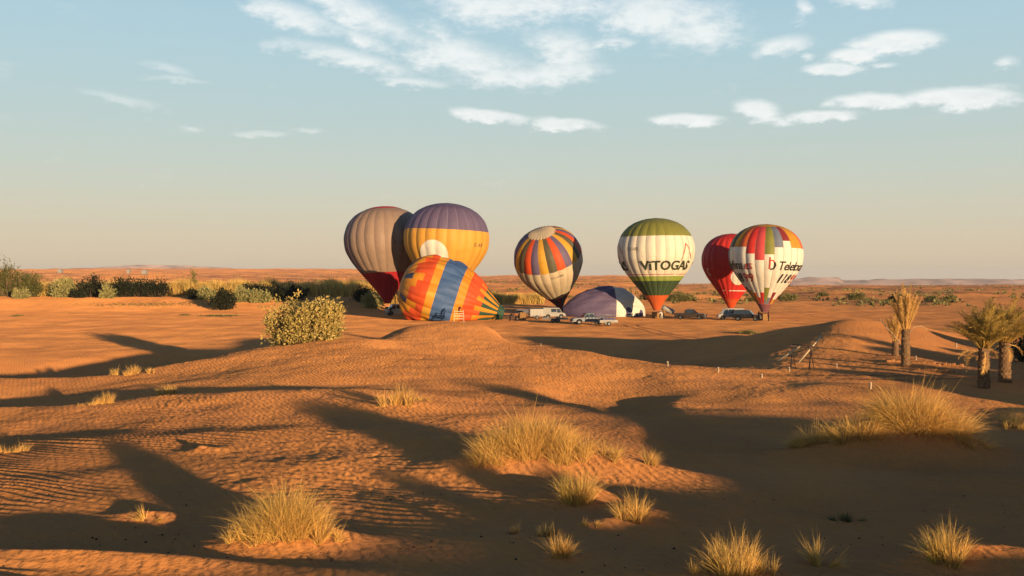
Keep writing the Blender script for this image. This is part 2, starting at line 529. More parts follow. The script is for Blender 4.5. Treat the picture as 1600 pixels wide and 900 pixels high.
# crest of the dune behind the photographer: high enough to throw the evening shadow to these picture points
RIDGE_A = -9.0
SHADE_TO = [(-400, 838), (0, 846), (260, 862), (560, 852), (720, 857), (650, 803), (850, 815), (920, 792), (1110, 772), (1062, 696), (1012, 652), (1230, 652), (1600, 657)]
SHADE_D = [17, 16.4, 14.5, 14.4, 14.2, 16.8, 16.2, 17.4, 18.7, 24.3, 31, 32, 33]
RIDGE_W, RIDGE_H = [-80, -40], [3.2, 4.2]
for (px_, py_), d_ in zip(SHADE_TO, SHADE_D):
    x_ = (px_ - 800) / F * d_
    a_, w_ = sun_coords(x_, d_)
    RIDGE_W.append(w_)
    RIDGE_H.append(zy(d_, py_) + math.tan(R(SUN_EL)) * (a_ - RIDGE_A))
RIDGE_W += [45, 80]
RIDGE_H += [4.2, 3.2]


def base_z(X, Y):
    X = np.asarray(X, float); Y = np.asarray(Y, float)
    D = np.maximum(Y, 7.0)
    px = 800 + F * X / D
    r = np.hypot(X, Y)
    z = table(px, np.where(Y > 0, D, 7.0))
    a, w = sun_coords(X, Y)
    h = pchip(RIDGE_W, RIDGE_H, w)
    da = a - RIDGE_A
    g = np.where(da > 0, np.exp(-0.72 * (da / 8.0) ** 2), np.exp(-0.6 * (da / 16.0) ** 2))
    g = np.where(da > 14, g * (1 - sstep(14, 21, da)), g)
    z = z + np.maximum(h - 0.1 - np.maximum(z, 3.75), 0) * g
    for (mx, my, rx, ry, mh, ang) in MOUNDS:
        ca, sa = math.cos(ang), math.sin(ang)
        dx, dy = X - mx, Y - my
        u = (dx * ca + dy * sa) / rx; v = (-dx * sa + dy * ca) / ry
        q = u * u + v * v
        z = z + mh * np.exp(-q * 1.1)
    # broad swells, and the far dune field
    z = z + 0.16 * perlin(X / 7.3 + 3.1, Y / 7.9) * sstep(8, 16, r) * (1 - sstep(90, 140, r))
    z = z + 0.22 * perlin(X / 21.0 + 9.3, Y / 26.0 + 4.0) * sstep(14, 30, r) * (1 - 0.6 * sstep(100, 150, r))
    far = sstep(215, 330, r)
    ridged = 1 - np.abs(perlin(X / 95.0 + 2.7, Y / 60.0 + 7.7)) * 2
    z = z + far * (1.6 * ridged * sstep(215, 420, r) + 1.5 * perlin(X / 34.0, Y / 46.0 + 1.5) * sstep(250, 380, r) + .35 * perlin(X / 12.0, Y / 16.0 + 1.5))
    z = z + sstep(420, 900, r) * (3.4 * (1 - 2 * np.abs(perlin(X / 320.0 + 5.5, Y / 210.0))) + 1.4 * perlin(X / 120.0 + 8.0, Y / 90.0))
    z = z + sstep(1200, 2600, r) * (7.0 * perlin(X / 1100.0 + 1.0, Y / 800.0))
    return z


def fine_z(X, Y):
    """wind ripples and trampled sand"""
    r = np.hypot(X, Y)
    near = sstep(6, 10, r) * (1 - sstep(60, 95, r))
    px = 800 + F * X / np.maximum(Y, 3.0)
    tr = sstep(-.12, .22, perlin(X / 6.1 + 17, Y / 8.7 + 2))             # trampled patches
    # footprints on the back dune top and the flank behind it
    tr = np.maximum(tr, 1.5 * sstep(44, 52, Y) * (1 - sstep(74, 80, Y)))
    wx = X + 0.8 * perlin(X / 2.6, Y / 2.6 + 4) + 0.10 * perlin(X / .8, Y / .8)
    wy = Y + 0.8 * perlin(X / 2.4 + 8, Y / 2.4) + 0.10 * perlin(X / .9 + 3, Y / .9)
    ph = (wx * 0.42 + wy * 0.9) / 0.30
    rip = 1 - np.abs(np.sin(np.pi * ph)) * 2
    amp = 0.45 + 1.3 * perlin(X / 4.3 + 1, Y / 4.8 + 6) + .5 * perlin(X / 11.0, Y / 9.0 + 2)
    z = 0.021 * rip * np.clip(amp, 0.05, 1.4) * (1 - 0.55 * tr) * (1 - sstep(34, 50, r)) * near
    pk = perlin(X / .33 + 5, Y / .42) + 0.7 * perlin(X / .17, Y / .21 + 9)
    z = z + 0.017 * pk * (0.25 + 0.75 * tr) * near
    pk2 = perlin(X / .62 + 1, Y / .8 + 3)
    z = z - 0.040 * np.clip(pk2 - 0.12, 0, 1) * tr * near
    z = z + 0.07 * perlin(X / 1.9 + 4, Y / 2.3) * near * sstep(8, 14, r)
    mid = sstep(85, 110, r) * (1 - sstep(330, 500, r))
    z = z + mid * (0.10 * perlin(X / 3.1, Y / 4.0) + 0.16 * np.clip(perlin(X / 5.5 + 7, Y / 6.5 + 2) - .1, 0, 1) * sstep(170, 230, r))
    return z


def gz(x, y):
    return float(base_z(np.array([x]), np.array([y]))[0] + fine_z(np.array([x]), np.array([y]))[0])


def gza(X, Y):
    return base_z(X, Y) + fine_z(X, Y)


def hit(px, py, d0=9.0, d1=3000.0):
    """where the line of sight through a picture point meets the sand"""
    D = np.exp(np.linspace(math.log(d0), math.log(d1), 2600))
    X = (px - 800) / F * D
    z = base_z(X, D)
    s = zy(D, py)
    k = np.argmax(z >= s)
    if z[k] < s[k]: k = len(D) - 1
    return float(X[k]), float(D[k])


def at(px, D):
    return (px - 800) / F * D, D


# sand drifts gathered round the grass, low berms, and unseen mounds added for shade (filled before the sheet is made)
def mound(px, py, rx, ry, h, ang=0.0, D=None):
    x, y = hit(px, py) if D is None else at(px, D)
    MOUNDS.append((x, y, rx, ry, h, ang))


mound(450, 852, .95, .8, .36)
mound(845, 732, 1.9, 1.1, .46, .1)
mound(905, 778, .8, .7, .20)
mound(985, 735, 1.3, 1.0, .22)
mound(990, 808, .6, .5, .12)
mound(1410, 716, 2.4, 1.25, .85)
mound(1480, 885, .5, .4, .10)
mound(1150, 900, .8, .5, .10)
mound(1560, 880, 1.0, .6, .22)
mound(230, 808, .5, .3, .09)
mound(945, 822, .45, .3, .12)
mound(130, 880, 2.8, .42, .17, -.18)
mound(618, 634, 1.2, 1.2, .15)
mound(320, 705, .5, .4, .08)
MOUNDS.append((29.0, 33.0, 4.0, 2.0, 1.9, .5))  # from here: unseen mounds right of view, added to shade the palm garden
MOUNDS.append((33.5, 37.5, 3.0, 1.8, 1.7, .5))
MOUNDS.append((38.0, 42.5, 4.5, 2.2, 2.7, .5))
MOUNDS.append((40.0, 50.0, 3.0, 2.2, 2.2, .5))
MOUNDS.append((44.0, 58.0, 5.0, 2.6, 2.6, .5))

# grid: fine where the picture looks, coarse all round
pxs = np.concatenate([np.arange(-70, 1671, 2.3)])
th_in = np.arctan((pxs - 800) / F)
th_l = np.linspace(-math.pi, th_in[0], 70)[:-1]
th_r = np.linspace(th_in[-1], math.pi, 70)[1:-1]
TH = np.concatenate([th_l, th_in, th_r])


def geo(a, b, n):
    return np.exp(np.linspace(math.log(a), math.log(b), n, endpoint=False))


RR = np.concatenate([geo(.6, 10.5, 26), geo(10.5, 45, 360), geo(45, 110, 190), geo(110, 330, 120), geo(330, 13000, 150), [13000]])
TT, RG = np.meshgrid(TH, RR)
GX, GY = RG * np.sin(TT), RG * np.cos(TT)
GZ = gza(GX.ravel(), GY.ravel())
V = np.column_stack([GX.ravel(), GY.ravel(), GZ])
nr, nt = len(RR), len(TH)
ii, jj = np.meshgrid(np.arange(nr - 1), np.arange(nt), indexing='ij')
j2 = (jj + 1) % nt
Q = np.stack([ii * nt + jj, ii * nt + j2, (ii + 1) * nt + j2, (ii + 1) * nt + jj], -1).reshape(-1, 4)[:, ::-1]
V = np.vstack([V, [[0, 0, gz(0, 0)]]])
jf = np.arange(nt)
TRI = np.stack([(jf + 1) % nt, jf, np.full(nt, len(V) - 1)], -1)[:, ::-1]


TRACKS = [((760, 506), (1020, 527)), ((800, 524), (905, 517)), ((812, 517), (960, 508)), ((960, 503), (1240, 514)), ((1180, 586), (1500, 592)), ((1230, 590), (1560, 586)), ((560, 497), (300, 512))]


def sand_material():
    m = bpy.data.materials.new('desert_sand')
    m.use_nodes = True
    t = NT(m.node_tree)
    b = m.node_tree.nodes['Principled BSDF']
    b.inputs['Roughness'].default_value = 0.95
    b.inputs['Specular IOR Level'].default_value = 0.05
    if 'Diffuse Roughness' in b.inputs: b.inputs['Diffuse Roughness'].default_value = 1.0
    co = t.n('ShaderNodeTexCoord').outputs['Object']
    big = t.n('ShaderNodeTexNoise', ins={'Vector': co, 'Scale': 0.045, 'Detail': 6.0, 'Roughness': 0.6})
    mid = t.n('ShaderNodeTexNoise', ins={'Vector': co, 'Scale': 0.6, 'Detail': 6.0, 'Roughness': 0.65})
    fin = t.n('ShaderNodeTexNoise', ins={'Vector': co, 'Scale': 14.0, 'Detail': 5.0, 'Roughness': 0.7})
    c = t.mix(t.maprange(big.outputs[0], .35, .65), c4((.58, .25, .075)), c4((.50, .21, .068)))
    c = t.mix(t.m('MULTIPLY', t.maprange(mid.outputs[0], .40, .68), .6), c, c4((.42, .190, .078)))
    c = t.mix(t.m('MULTIPLY', t.maprange(fin.outputs[0], .55, .80), .35), c, c4((.27, .12, .06)))
    # stony desert far out: browner with dark gravel streaks
    sp = t.n('ShaderNodeSeparateXYZ', ins={0: co})
    rad = t.m('SQRT', t.m('ADD', t.m('MULTIPLY', sp.outputs[0], sp.outputs[0]), t.m('MULTIPLY', sp.outputs[1], sp.outputs[1])))
    mp = t.n('ShaderNodeMapping', ins={'Vector': co, 'Scale': (0.012, 0.03, 0.02)})
    st = t.n('ShaderNodeTexNoise', ins={'Vector': mp.outputs[0], 'Scale': 1.0, 'Detail': 7.0, 'Roughness': 0.7})
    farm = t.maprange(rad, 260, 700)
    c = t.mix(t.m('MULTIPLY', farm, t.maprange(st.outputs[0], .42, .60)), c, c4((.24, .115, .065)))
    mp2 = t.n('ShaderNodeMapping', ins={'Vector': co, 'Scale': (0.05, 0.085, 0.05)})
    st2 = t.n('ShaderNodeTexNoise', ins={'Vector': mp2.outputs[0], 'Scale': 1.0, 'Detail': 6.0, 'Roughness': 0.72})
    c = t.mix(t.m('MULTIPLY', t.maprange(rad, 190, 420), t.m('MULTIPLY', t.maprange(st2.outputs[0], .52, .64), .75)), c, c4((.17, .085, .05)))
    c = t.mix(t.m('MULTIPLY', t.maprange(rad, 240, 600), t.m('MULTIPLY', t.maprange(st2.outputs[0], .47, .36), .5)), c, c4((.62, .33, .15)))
    # small dark gravel and dung specks
    vo = t.n('ShaderNodeTexVoronoi', ins={'Vector': co, 'Scale': 2.6, 'Randomness': 1.0})
    spk = t.m('MULTIPLY', t.m('LESS_THAN', vo.outputs['Distance'], .045), t.maprange(mid.outputs[0], .50, .6))
    c = t.mix(t.m('MULTIPLY', spk, .75), c, c4((.10, .06, .045)))
    # wheel tracks: churned sand, darker and sunken
    trk = None
    wob = t.m('MULTIPLY', t.m('SUBTRACT', t.n('ShaderNodeTexNoise', ins={'Vector': co, 'Scale': .07, 'Detail': 1.0}).outputs[0], .5), 5.0)
    for (p0, p1) in TRACKS:
        (x0, y0), (x1, y1) = hit(*p0), hit(*p1)
        L = math.hypot(x1 - x0, y1 - y0)
        ux, uy = (x1 - x0) / L, (y1 - y0) / L
        al = t.m('ADD', t.m('ADD', t.m('MULTIPLY', sp.outputs[0], ux), t.m('MULTIPLY', sp.outputs[1], uy)), -(x0 * ux + y0 * uy))
        ac = t.m('ADD', t.m('ADD', t.m('ADD', t.m('MULTIPLY', sp.outputs[0], -uy), t.m('MULTIPLY', sp.outputs[1], ux)), x0 * uy - y0 * ux), wob)
        dd = t.m('ABSOLUTE', t.m('SUBTRACT', t.m('ABSOLUTE', ac), .8))
        e = t.m('MULTIPLY', t.maprange(dd, .34, .12), t.m('MULTIPLY', t.maprange(al, 0, 4), t.maprange(al, L, L - 4)))
        trk = e if trk is None else t.m('MAXIMUM', trk, e)
    c = t.mix(t.m('MULTIPLY', trk, .62), c, c4((.20, .085, .038)))
    t.put(b.inputs['Base Color'], c)
    # fine relief: grain, small ripples, pocks
    wv = t.n('ShaderNodeTexWave', wave_type='BANDS', bands_direction='DIAGONAL', ins={'Vector': t.n('ShaderNodeMapping', ins={'Vector': co, 'Rotation': (0, 0, R(20)), 'Scale': (1, 1, 0)}).outputs[0],
             'Scale': 2.3, 'Distortion': 7.0, 'Detail': 3.0, 'Detail Scale': 1.1})
    pk = t.n('ShaderNodeTexNoise', ins={'Vector': co, 'Scale': 5.5, 'Detail': 6.0, 'Roughness': 0.62})
    hgt = t.m('ADD', t.m('MULTIPLY', wv.outputs[1], .026), t.m('MULTIPLY', pk.outputs[0], .075))
    hgt = t.m('ADD', hgt, t.m('MULTIPLY', fin.outputs[0], .016))
    pat = t.n('ShaderNodeTexNoise', ins={'Vector': co, 'Scale': .13, 'Detail': 3.0, 'Roughness': .55})
    hgt = t.m('MULTIPLY', hgt, t.maprange(pat.outputs[0], .36, .62, .55, 1.2))
    hgt = t.m('MULTIPLY', hgt, t.maprange(rad, 62, 130, 1.0, .75))
    hgt = t.m('SUBTRACT', hgt, t.m('MULTIPLY', trk, .05))
    bp = t.n('ShaderNodeBump', ins={'Strength': 0.85, 'Distance': 1.0, 'Height': hgt})
    t.put(b.inputs['Normal'], bp.outputs[0])
    return m


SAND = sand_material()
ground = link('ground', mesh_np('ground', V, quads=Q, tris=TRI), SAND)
tag(ground, 'rippled orange desert sand with dunes reaching to the horizon', 'sand', kind='structure')

# ------------------------------------------------------------------ far hills
def hill_range(name, label, px0, px1, D0, D1, prof, amp, col, seed):
    n, m = 260, 46
    P = np.linspace(px0, px1, n)
    T = np.linspace(0, 1, m)
    PP, TT2 = np.meshgrid(P, T)
    DD = D0 + (D1 - D0) * TT2
    X = (PP - 800) / F * DD
    top = pchip([p[0] for p in prof], [p[1] for p in prof], P)              # row of the skyline
    zt = CAMZ - (top - HOR) / F * (D0 + (D1 - D0) * .62)
    zb = -85.0
    shape = np.where(TT2 < .62, sstep(0, .62, TT2) ** .8, 1 - sstep(.72, 1.0, TT2))
    gull = 1 - np.abs(perlin(X / 330.0 + seed, DD / 900.0)) * 2.2
    edge = sstep(0, .05, (PP - px0) / (px1 - px0)) * sstep(0, .05, (px1 - PP) / (px1 - px0))
    Z = zb + (zt[None, :] - zb) * shape * edge + amp * (gull - .6) * shape * (1 - .7 * sstep(.5, .62, TT2)) * edge
    Z += amp * .35 * perlin(X / 120.0 + seed, DD / 260.0) * shape
    Vv = np.column_stack([X.ravel(), DD.ravel(), Z.ravel()])
    i2, k2 = np.meshgrid(np.arange(m - 1), np.arange(n - 1), indexing='ij')
    Qq = np.stack([i2 * n + k2, i2 * n + k2 + 1, (i2 + 1) * n + k2 + 1, (i2 + 1) * n + k2], -1).reshape(-1, 4)
    mat = plain(name + '_rock', col, .95, .05, var=.6, vscale=.006, bump=.0)
    mat.node_tree.nodes['Principled BSDF'].inputs['Diffuse Roughness'].default_value = 1.0
    return tag(link(name, mesh_np(name, Vv, quads=Qq), mat), label, 'hills', kind='structure')


hill_range('hills', 'long flat topped rocky hills on the far right horizon', 1200, 1800, 7900, 8700,
           [(1200, 439), (1250, 435), (1275, 433), (1308, 433), (1318, 438), (1345, 438), (1380, 436), (1450, 436), (1520, 436), (1600, 437), (1700, 436), (1800, 438)], 20, (.30, .20, .165), 3.3)
hill_range('hills', 'faint pale hills low on the left horizon', -60, 560, 9800, 10800,
           [(-60, 424), (60, 421), (150, 418), (215, 414), (300, 415), (360, 419), (450, 423), (560, 428)], 14, (.46, .30, .21), 8.1)
# ------------------------------------------------------------------ balloons
PROF_T = [0, .012, .03, .055, .1, .2, .335, .42, .545, .666, .76, .838, .92, 1.0]
PROF_R = [0, .26, .42, .57, .73, .917, 1.0, .985, .86, .655, .475, .325, .18, .07]
FAB = {
    'cream': (.66, .60, .48), 'white': (.68, .63, .54), 'ecru': (.52, .42, .28), 'olive': (.20, .20, .045), 'lime': (.25, .31, .055), 'darkgreen': (.045, .075, .035),
    'orange': (.55, .11, .03), 'red': (.54, .035, .028), 'crimson': (.40, .022, .030), 'pinkred': (.50, .065, .065), 'gold': (.50, .24, .025), 'tan': (.28, .195, .145),
    'purple': (.125, .095, .16), 'indigo': (.09, .085, .17), 'yellow': (.54, .285, .035), 'amber': (.56, .22, .02), 'sunflower': (.60, .30, .05), 'scarlet': (.56, .075, .02), 'blue': (.055, .11, .25), 'navy': (.04, .055, .10),
    'slate': (.15, .17, .22), 'maroon': (.22, .03, .03), 'plum': (.20, .075, .085), 'brown': (.10, .085, .05), 'teal': (.03, .07, .045), 'black': (.02, .02, .018), 'mauve': (.15, .10, .115),
}


def fab(c):
    return fabric('fabric_' + c, FAB[c])


class Balloon:
    def __init__(self, name, label, px, py, D, axis, L, Rr, ng=24, prof=None, cat='hot air balloon', group='hot air balloons on the sand', bulge=.03, lay=False, spin=0.0, flat=1.0):
        x, y = at(px, D)
        self.mouth = Vector((x, y, zy(D, py)))
        g = gz(x, y)
        self.ground = g
        self.root = empty(name, (x, y, g), label, cat, group)
        a = Vector(axis).normalized()
        yv = Vector((0, 1, 0)) if lay else Vector((x, y, 0)).normalized()
        yv = (yv - a * yv.dot(a)).normalized()
        xv = yv.cross(a)
        self.a, self.xv, self.yv = a, xv, yv
        self.L, self.R, self.ng, self.bulge, self.lay, self.spin, self.flat = L, Rr, ng, bulge, lay, spin, flat
        self.pt, self.pr = prof or (PROF_T, PROF_R)

    def surf(self, az, t, off=0.0):
        """points on the cloth; az in degrees (0 faces the viewer), t from crown to mouth"""
        az = np.asarray(az, float); t = np.asarray(t, float)
        r = self.R * pchip(self.pt, self.pr, t)
        da = 360.0 / self.ng
        k = ((az - self.spin) / da) % 1.0
        r = r * (1 + self.bulge * (1 - (2 * k - 1) ** 2) * sstep(0, .1, t) - self.bulge * .5) + off
        s, c = np.sin(np.radians(az)), np.cos(np.radians(az))
        h = self.L * (1 - t)
        if self.lay:
            # slack cloth of a half filled envelope
            sl = .05 * np.sin(np.radians(az) * 5 + t * 9) + .035 * np.sin(np.radians(az) * 9 - t * 17)
            r = r * (1 + sl * .6 + .018 * np.sin(np.radians(az) * 14 + t * 31) * sstep(.25, .9, np.abs(s)))
        P = (np.outer(r * s, np.array(self.xv)) - np.outer(r * c, np.array(self.yv)) * self.flat + np.outer(h, np.array(self.a))) + np.array(self.mouth) - np.array(self.root.location)
        if self.lay:
            floor = .04
            low = np.clip(floor - P[:, 2], 0, None)
            P[:, 1] += np.where(c > 0, -1, 1) * np.minimum(low * .22, .8)
            P[:, 2] = np.maximum(P[:, 2], floor - .02 * (low > 0))
        return P

    def gores(self, colf, breaks=(), t0=0.03, t1=1.0, rows=34, cols=5):
        ts = sorted(set(list(np.linspace(t0, t1, rows)) + [b for b in breaks if t0 < b < t1]))
        ts = [t for i, t in enumerate(ts) if i == 0 or t - ts[i - 1] > 1e-5]
        da = 360.0 / self.ng
        for i in range(self.ng):
            a0 = self.spin + i * da
            A, T = np.meshgrid(np.linspace(a0 + 1e-4, a0 + da - 1e-4, cols), ts)
            P = self.surf(A.ravel(), T.ravel())
            n = cols
            fs, cs = [], []
            for r in range(len(ts) - 1):
                cname = colf(i, (ts[r] + ts[r + 1]) / 2)
                for c in range(cols - 1):
                    fs.append((r * n + c, (r + 1) * n + c, (r + 1) * n + c + 1, r * n + c + 1))
                    cs.append(cname)
            names = sorted(set(cs))
            me = mesh_py('gore', P, fs)
            me.polygons.foreach_set('material_index', [names.index(c) for c in cs])
            link('gore', me, [fab(c) for c in names], self.root)

    def cap(self, t, col, name='crown_panel', off=.03, fold=.0):
        n, m = self.ng * 4, 7
        A, T = np.meshgrid(np.linspace(0, 360, n, endpoint=False), np.linspace(0.001, t, m))
        P = self.surf(A.ravel(), T.ravel(), off)
        if fold:
            fo = fold * np.sin(np.radians(A.ravel()) * self.ng) * sstep(0, t * .7, T.ravel())
            P = P + np.outer(fo, np.array(self.a))
        fs = [(r * n + c, (r + 1) * n + c, (r + 1) * n + (c + 1) % n, r * n + (c + 1) % n) for r in range(m - 1) for c in range(n)]
        fs.append(tuple(range(n)))
        return link(name, mesh_py(name, P, fs), fab(col), self.root)

    def patch(self, az0, az1, t0, t1, inside, mat, name, off=.05, n=46):
        """flat print on the cloth: the cells of a grid for which inside(u, v) holds"""
        A, T = np.meshgrid(np.linspace(az0, az1, n), np.linspace(t0, t1, n))
        P = self.surf(A.ravel(), T.ravel(), off)
        fs = []
        for r in range(n - 1):
            for c in range(n - 1):
                u, v = (c + .5) / (n - 1) * 2 - 1, (r + .5) / (n - 1) * 2 - 1
                if inside(u, v):
                    fs.append((r * n + c, (r + 1) * n + c, (r + 1) * n + c + 1, r * n + c + 1))
        return link(name, mesh_py(name, P, fs), mat, self.root)

    def disc(self, azc, tc, daz, dt, mat, name, off=.05, rings=10, seg=40, half=None):
        vs_, fs_ = [(0, 0)], []
        for i in range(1, rings + 1):
            for k in range(seg):
                a = 2 * math.pi * k / seg
                vs_.append((math.cos(a) * i / rings, math.sin(a) * i / rings))
        for k in range(seg):
            fs_.append((0, 1 + k, 1 + (k + 1) % seg))
        for i in range(rings - 1):
            for k in range(seg):
                p = 1 + i * seg
                fs_.append((p + k, p + seg + k, p + seg + (k + 1) % seg, p + (k + 1) % seg))
        q = np.array(vs_)
        P = self.surf(azc + q[:, 0] * daz, tc + q[:, 1] * dt, off)
        return link(name, mesh_py(name, P, fs_), mat, self.root)

    def line(self, pts, wid, mat, name, off=.06):
        """a printed stroke through (az, t) points; wid in metres"""
        dens = []
        for (p, q) in zip(pts[:-1], pts[1:]):
            k = max(2, int(abs(q[0] - p[0]) / 2.5 + abs(q[1] - p[1]) / .01))
            dens += [(p[0] + (q[0] - p[0]) * i / k, p[1] + (q[1] - p[1]) * i / k) for i in range(k)]
        dens.append(pts[-1])
        d = np.array(dens)
        tang = np.gradient(d, axis=0)
        rm = self.R * np.pi / 180
        tx, ty = tang[:, 0] * rm, tang[:, 1] * self.L
        ln = np.hypot(tx, ty) + 1e-9
        nx, ny = -ty / ln / rm * wid / 2, tx / ln / self.L * wid / 2
        P = np.vstack([self.surf(d[:, 0] + nx, d[:, 1] + ny, off), self.surf(d[:, 0] - nx, d[:, 1] - ny, off)])
        n = len(d)
        return link(name, mesh_py(name, P, [(i, i + 1, n + i + 1, n + i) for i in range(n - 1)]), mat, self.root)

    def text(self, s, az0, az1, tb, tt, mat, name='lettering', shear=0.0, bold=0.0, off=.06, space=1.0):
        v, f = text_mesh(s, shear, bold, space)
        w = v[:, 0].max() - v[:, 0].min()
        h = v[:, 1].max() - v[:, 1].min()
        u = (v[:, 0] - v[:, 0].min()) / w
        y = (v[:, 1] - v[:, 1].min()) / h
        P = self.surf(az0 + u * (az1 - az0), tb + (tt - tb) * y, off)
        return link(name, mesh_py(name, P, f, False), mat, self.root)

    def scoop(self, t0, t1, col, name='scoop', off=.05):
        n, m = self.ng * 2, 8
        A, T = np.meshgrid(np.linspace(0, 360, n, endpoint=False), np.linspace(t0, t1, m))
        P = self.surf(A.ravel(), T.ravel(), off)
        fs = [(r * n + c, (r + 1) * n + c, (r + 1) * n + (c + 1) % n, r * n + (c + 1) % n) for r in range(m - 1) for c in range(n)]
        return link(name, mesh_py(name, P, fs), fab(col), self.root)

    def tapes(self, t0=.05, t1=.99, mat=None, w=.07):
        """load tapes along the seams, one part"""
        mb_v, mb_f = [], []
        ts = np.linspace(t0, t1, 30)
        for i in range(self.ng):
            a = self.spin + i * 360.0 / self.ng
            r = np.maximum(self.R * pchip(self.pt, self.pr, ts), .3)
            dz = np.degrees(w / 2 / r)
            p1 = self.surf(a - dz, ts, .025); p2 = self.surf(a + dz, ts, .025)
            k = len(mb_v)
            mb_v += list(p1) + list(p2)
            n = len(ts)
            mb_f += [(k + j, k + j + 1, k + n + j + 1, k + n + j) for j in range(n - 1)]
        return link('load_tapes', mesh_py('load_tapes', mb_v, mb_f), mat, self.root)

    def basket(self, dx=0, dy=0, rz=.4, size=(1.25, 1.1, 1.05), standing=True, cables=True, M=None):
        loc = self.root.location
        w, d, h = size
        mo = self.mouth - loc
        if M is None:
            M = Matrix.Translation((mo.x + dx, mo.y + dy, .02)) @ Matrix.Rotation(rz, 4, 'Z')
        b = MB()
        # woven walls with an inner hollow, slightly flared
        o = [(-w / 2, -d / 2), (w / 2, -d / 2), (w / 2, d / 2), (-w / 2, d / 2)]
        for k in range(4):
            (x0, y0), (x1, y1) = o[k], o[(k + 1) % 4]
            n = 9
            for j in range(n):
                z0, z1 = h * j / n, h * (j + 1) / n
                e = .018 if j % 2 else 0.0
                s = 1 + e
                q = [M @ Vector((x * s, y * s, z)) for z in (z0, z1) for (x, y) in ((x0, y0), (x1, y1))]
                b.add(q, [(0, 1, 3, 2)])
                qi = [M @ Vector((x * .92, y * .92, z)) for z in (z0, z1) for (x, y) in ((x0, y0), (x1, y1))]
                b.add(qi, [(0, 1, 3, 2)])
        b.add([M @ Vector((x, y, .03)) for x, y in o], [(0, 1, 2, 3)])
        me = mesh_py('basket', b.v, b.f, False)
        bo = link('basket', me, WICKER, self.root)
        rim = MB()
        for k in range(4):
            (x0, y0), (x1, y1) = o[k], o[(k + 1) % 4]
            rim.tube([M @ Vector((x0 * .96, y0 * .96, h)), M @ Vector((x1 * .96, y1 * .96, h))], .055, 8)
        link('rim', mesh_py('rim', rim.v, rim.f), LEATHER, bo)
        bur = MB()
        for (x, y) in o:
            bur.tube([M @ Vector((x * .9, y * .9, h)), M @ Vector((x * .5, y * .5, h + .85))], .022, 6)
        for k in range(4):
            (x0, y0), (x1, y1) = o[k], o[(k + 1) % 4]
            bur.tube([M @ Vector((x0 * .5, y0 * .5, h + .85)), M @ Vector((x1 * .5, y1 * .5, h + .85))], .03, 6)
        fr = link('burner_frame', mesh_py('burner_frame', bur.v, bur.f), STEEL, self.root)
        bn = MB()
        for s in (-.13, .13):
            bn.tube([M @ Vector((s, 0, h + .72)), M @ Vector((s, 0, h + 1.05))], [.09, .11], 10)
        link('burner', mesh_py('burner', bn.v, bn.f), DARKSTEEL, fr)
        if cables:
            cb = MB()
            for k in range(12):
                az = k * 30
                p = self.surf(np.array([az]), np.array([.985]))[0]
                (x, y) = o[(k // 3) % 4]
                cb.tube([Vector(p), M @ Vector((x * .5, y * .5, h + .85))], .012, 4, False)
            link('suspension_cables', mesh_py('suspension_cables', cb.v, cb.f), STEEL, self.root)
        return bo


_TXT = {}


def text_mesh(s, shear=0.0, bold=0.0, space=1.0):
    key = (s, shear, bold, space)
    if key in _TXT: return _TXT[key]
    cu = bpy.data.curves.new('lettering', 'FONT')
    cu.body = s
    cu.shear = shear
    cu.offset = bold
    cu.space_character = space
    cu.resolution_u = 3
    o = bpy.data.objects.new('lettering_source', cu)
    COL.objects.link(o)
    dg = bpy.context.evaluated_depsgraph_get()
    me = bpy.data.meshes.new_from_object(o.evaluated_get(dg))
    bpy.data.objects.remove(o)
    bpy.data.curves.remove(cu)
    bm = bmesh.new()
    bm.from_mesh(me)
    bmesh.ops.triangulate(bm, faces=bm.faces)
    for _ in range(4):
        long = [e for e in bm.edges if e.calc_length() > .16]
        if not long: break
        bmesh.ops.subdivide_edges(bm, edges=long, cuts=1)
        bmesh.ops.triangulate(bm, faces=bm.faces)
    bm.verts.ensure_lookup_table()
    for i, v_ in enumerate(bm.verts): v_.index = i
    v = np.array([x.co[:] for x in bm.verts])
    f = [tuple(q.index for q in fc.verts) for fc in bm.faces]
    bm.free()
    bpy.data.meshes.remove(me)
    _TXT[key] = (v, f)
    return v, f


WICKER = plain('wicker', (.27, .15, .06), .85, .1, var=.3, vscale=14, bump=.6, bscale=40)
LEATHER = plain('dark_leather', (.09, .05, .03), .6, .3)
STEEL = plain('steel', (.35, .35, .34), .4, .5, metal=.8)
DARKSTEEL = plain('dark_steel', (.05, .05, .055), .45, .5, metal=.6)
PRINT_DARK = fab('black')
PRINT_GREEN = plain('print_dark_green', (.04, .05, .025), .6, .2)
PRINT_RED = plain('print_red', (.40, .055, .035), .6, .2)
PRINT_WHITE = fab('white')
PRINT_GREY = plain('print_grey', (.12, .10, .085), .7, .1)

# taupe balloon, far left
b = Balloon('hot_air_balloon', 'taupe brown balloon with dark red base, leftmost and partly behind the yellow one', 606, 474, 199.5, (-.05, .02, 1), 19.0, 7.85)
b.gores(lambda i, t: 'red' if t < .03 else ('crimson' if t > .685 else ('mauve' if i in (17, 18, 19) else 'tan')), (.03, .685))
b.cap(.034, 'red')
b.text('EC-KMG', 13, 30, .42, .385, PRINT_GREY, 'registration')
b.basket(dx=.2)
# yellow and violet balloon
b = Balloon('hot_air_balloon', 'yellow balloon with violet crown and big cream disc, behind the orange one lying down', 693, 476, 190, (.045, .0, 1), 18.9, 7.85)
b.gores(lambda i, t: 'purple' if t < .275 else 'sunflower', (.275,))
b.cap(.05, 'purple')
b.tapes(.05, .275, plain('tape_lilac', (.30, .25, .33), .7), .06)
b.disc(-18, .555, 22, .175, fab('white'), 'cream_disc')
b.text('EC-KIF', 40, 56, .425, .39, PRINT_GREY, 'registration')
b.basket()
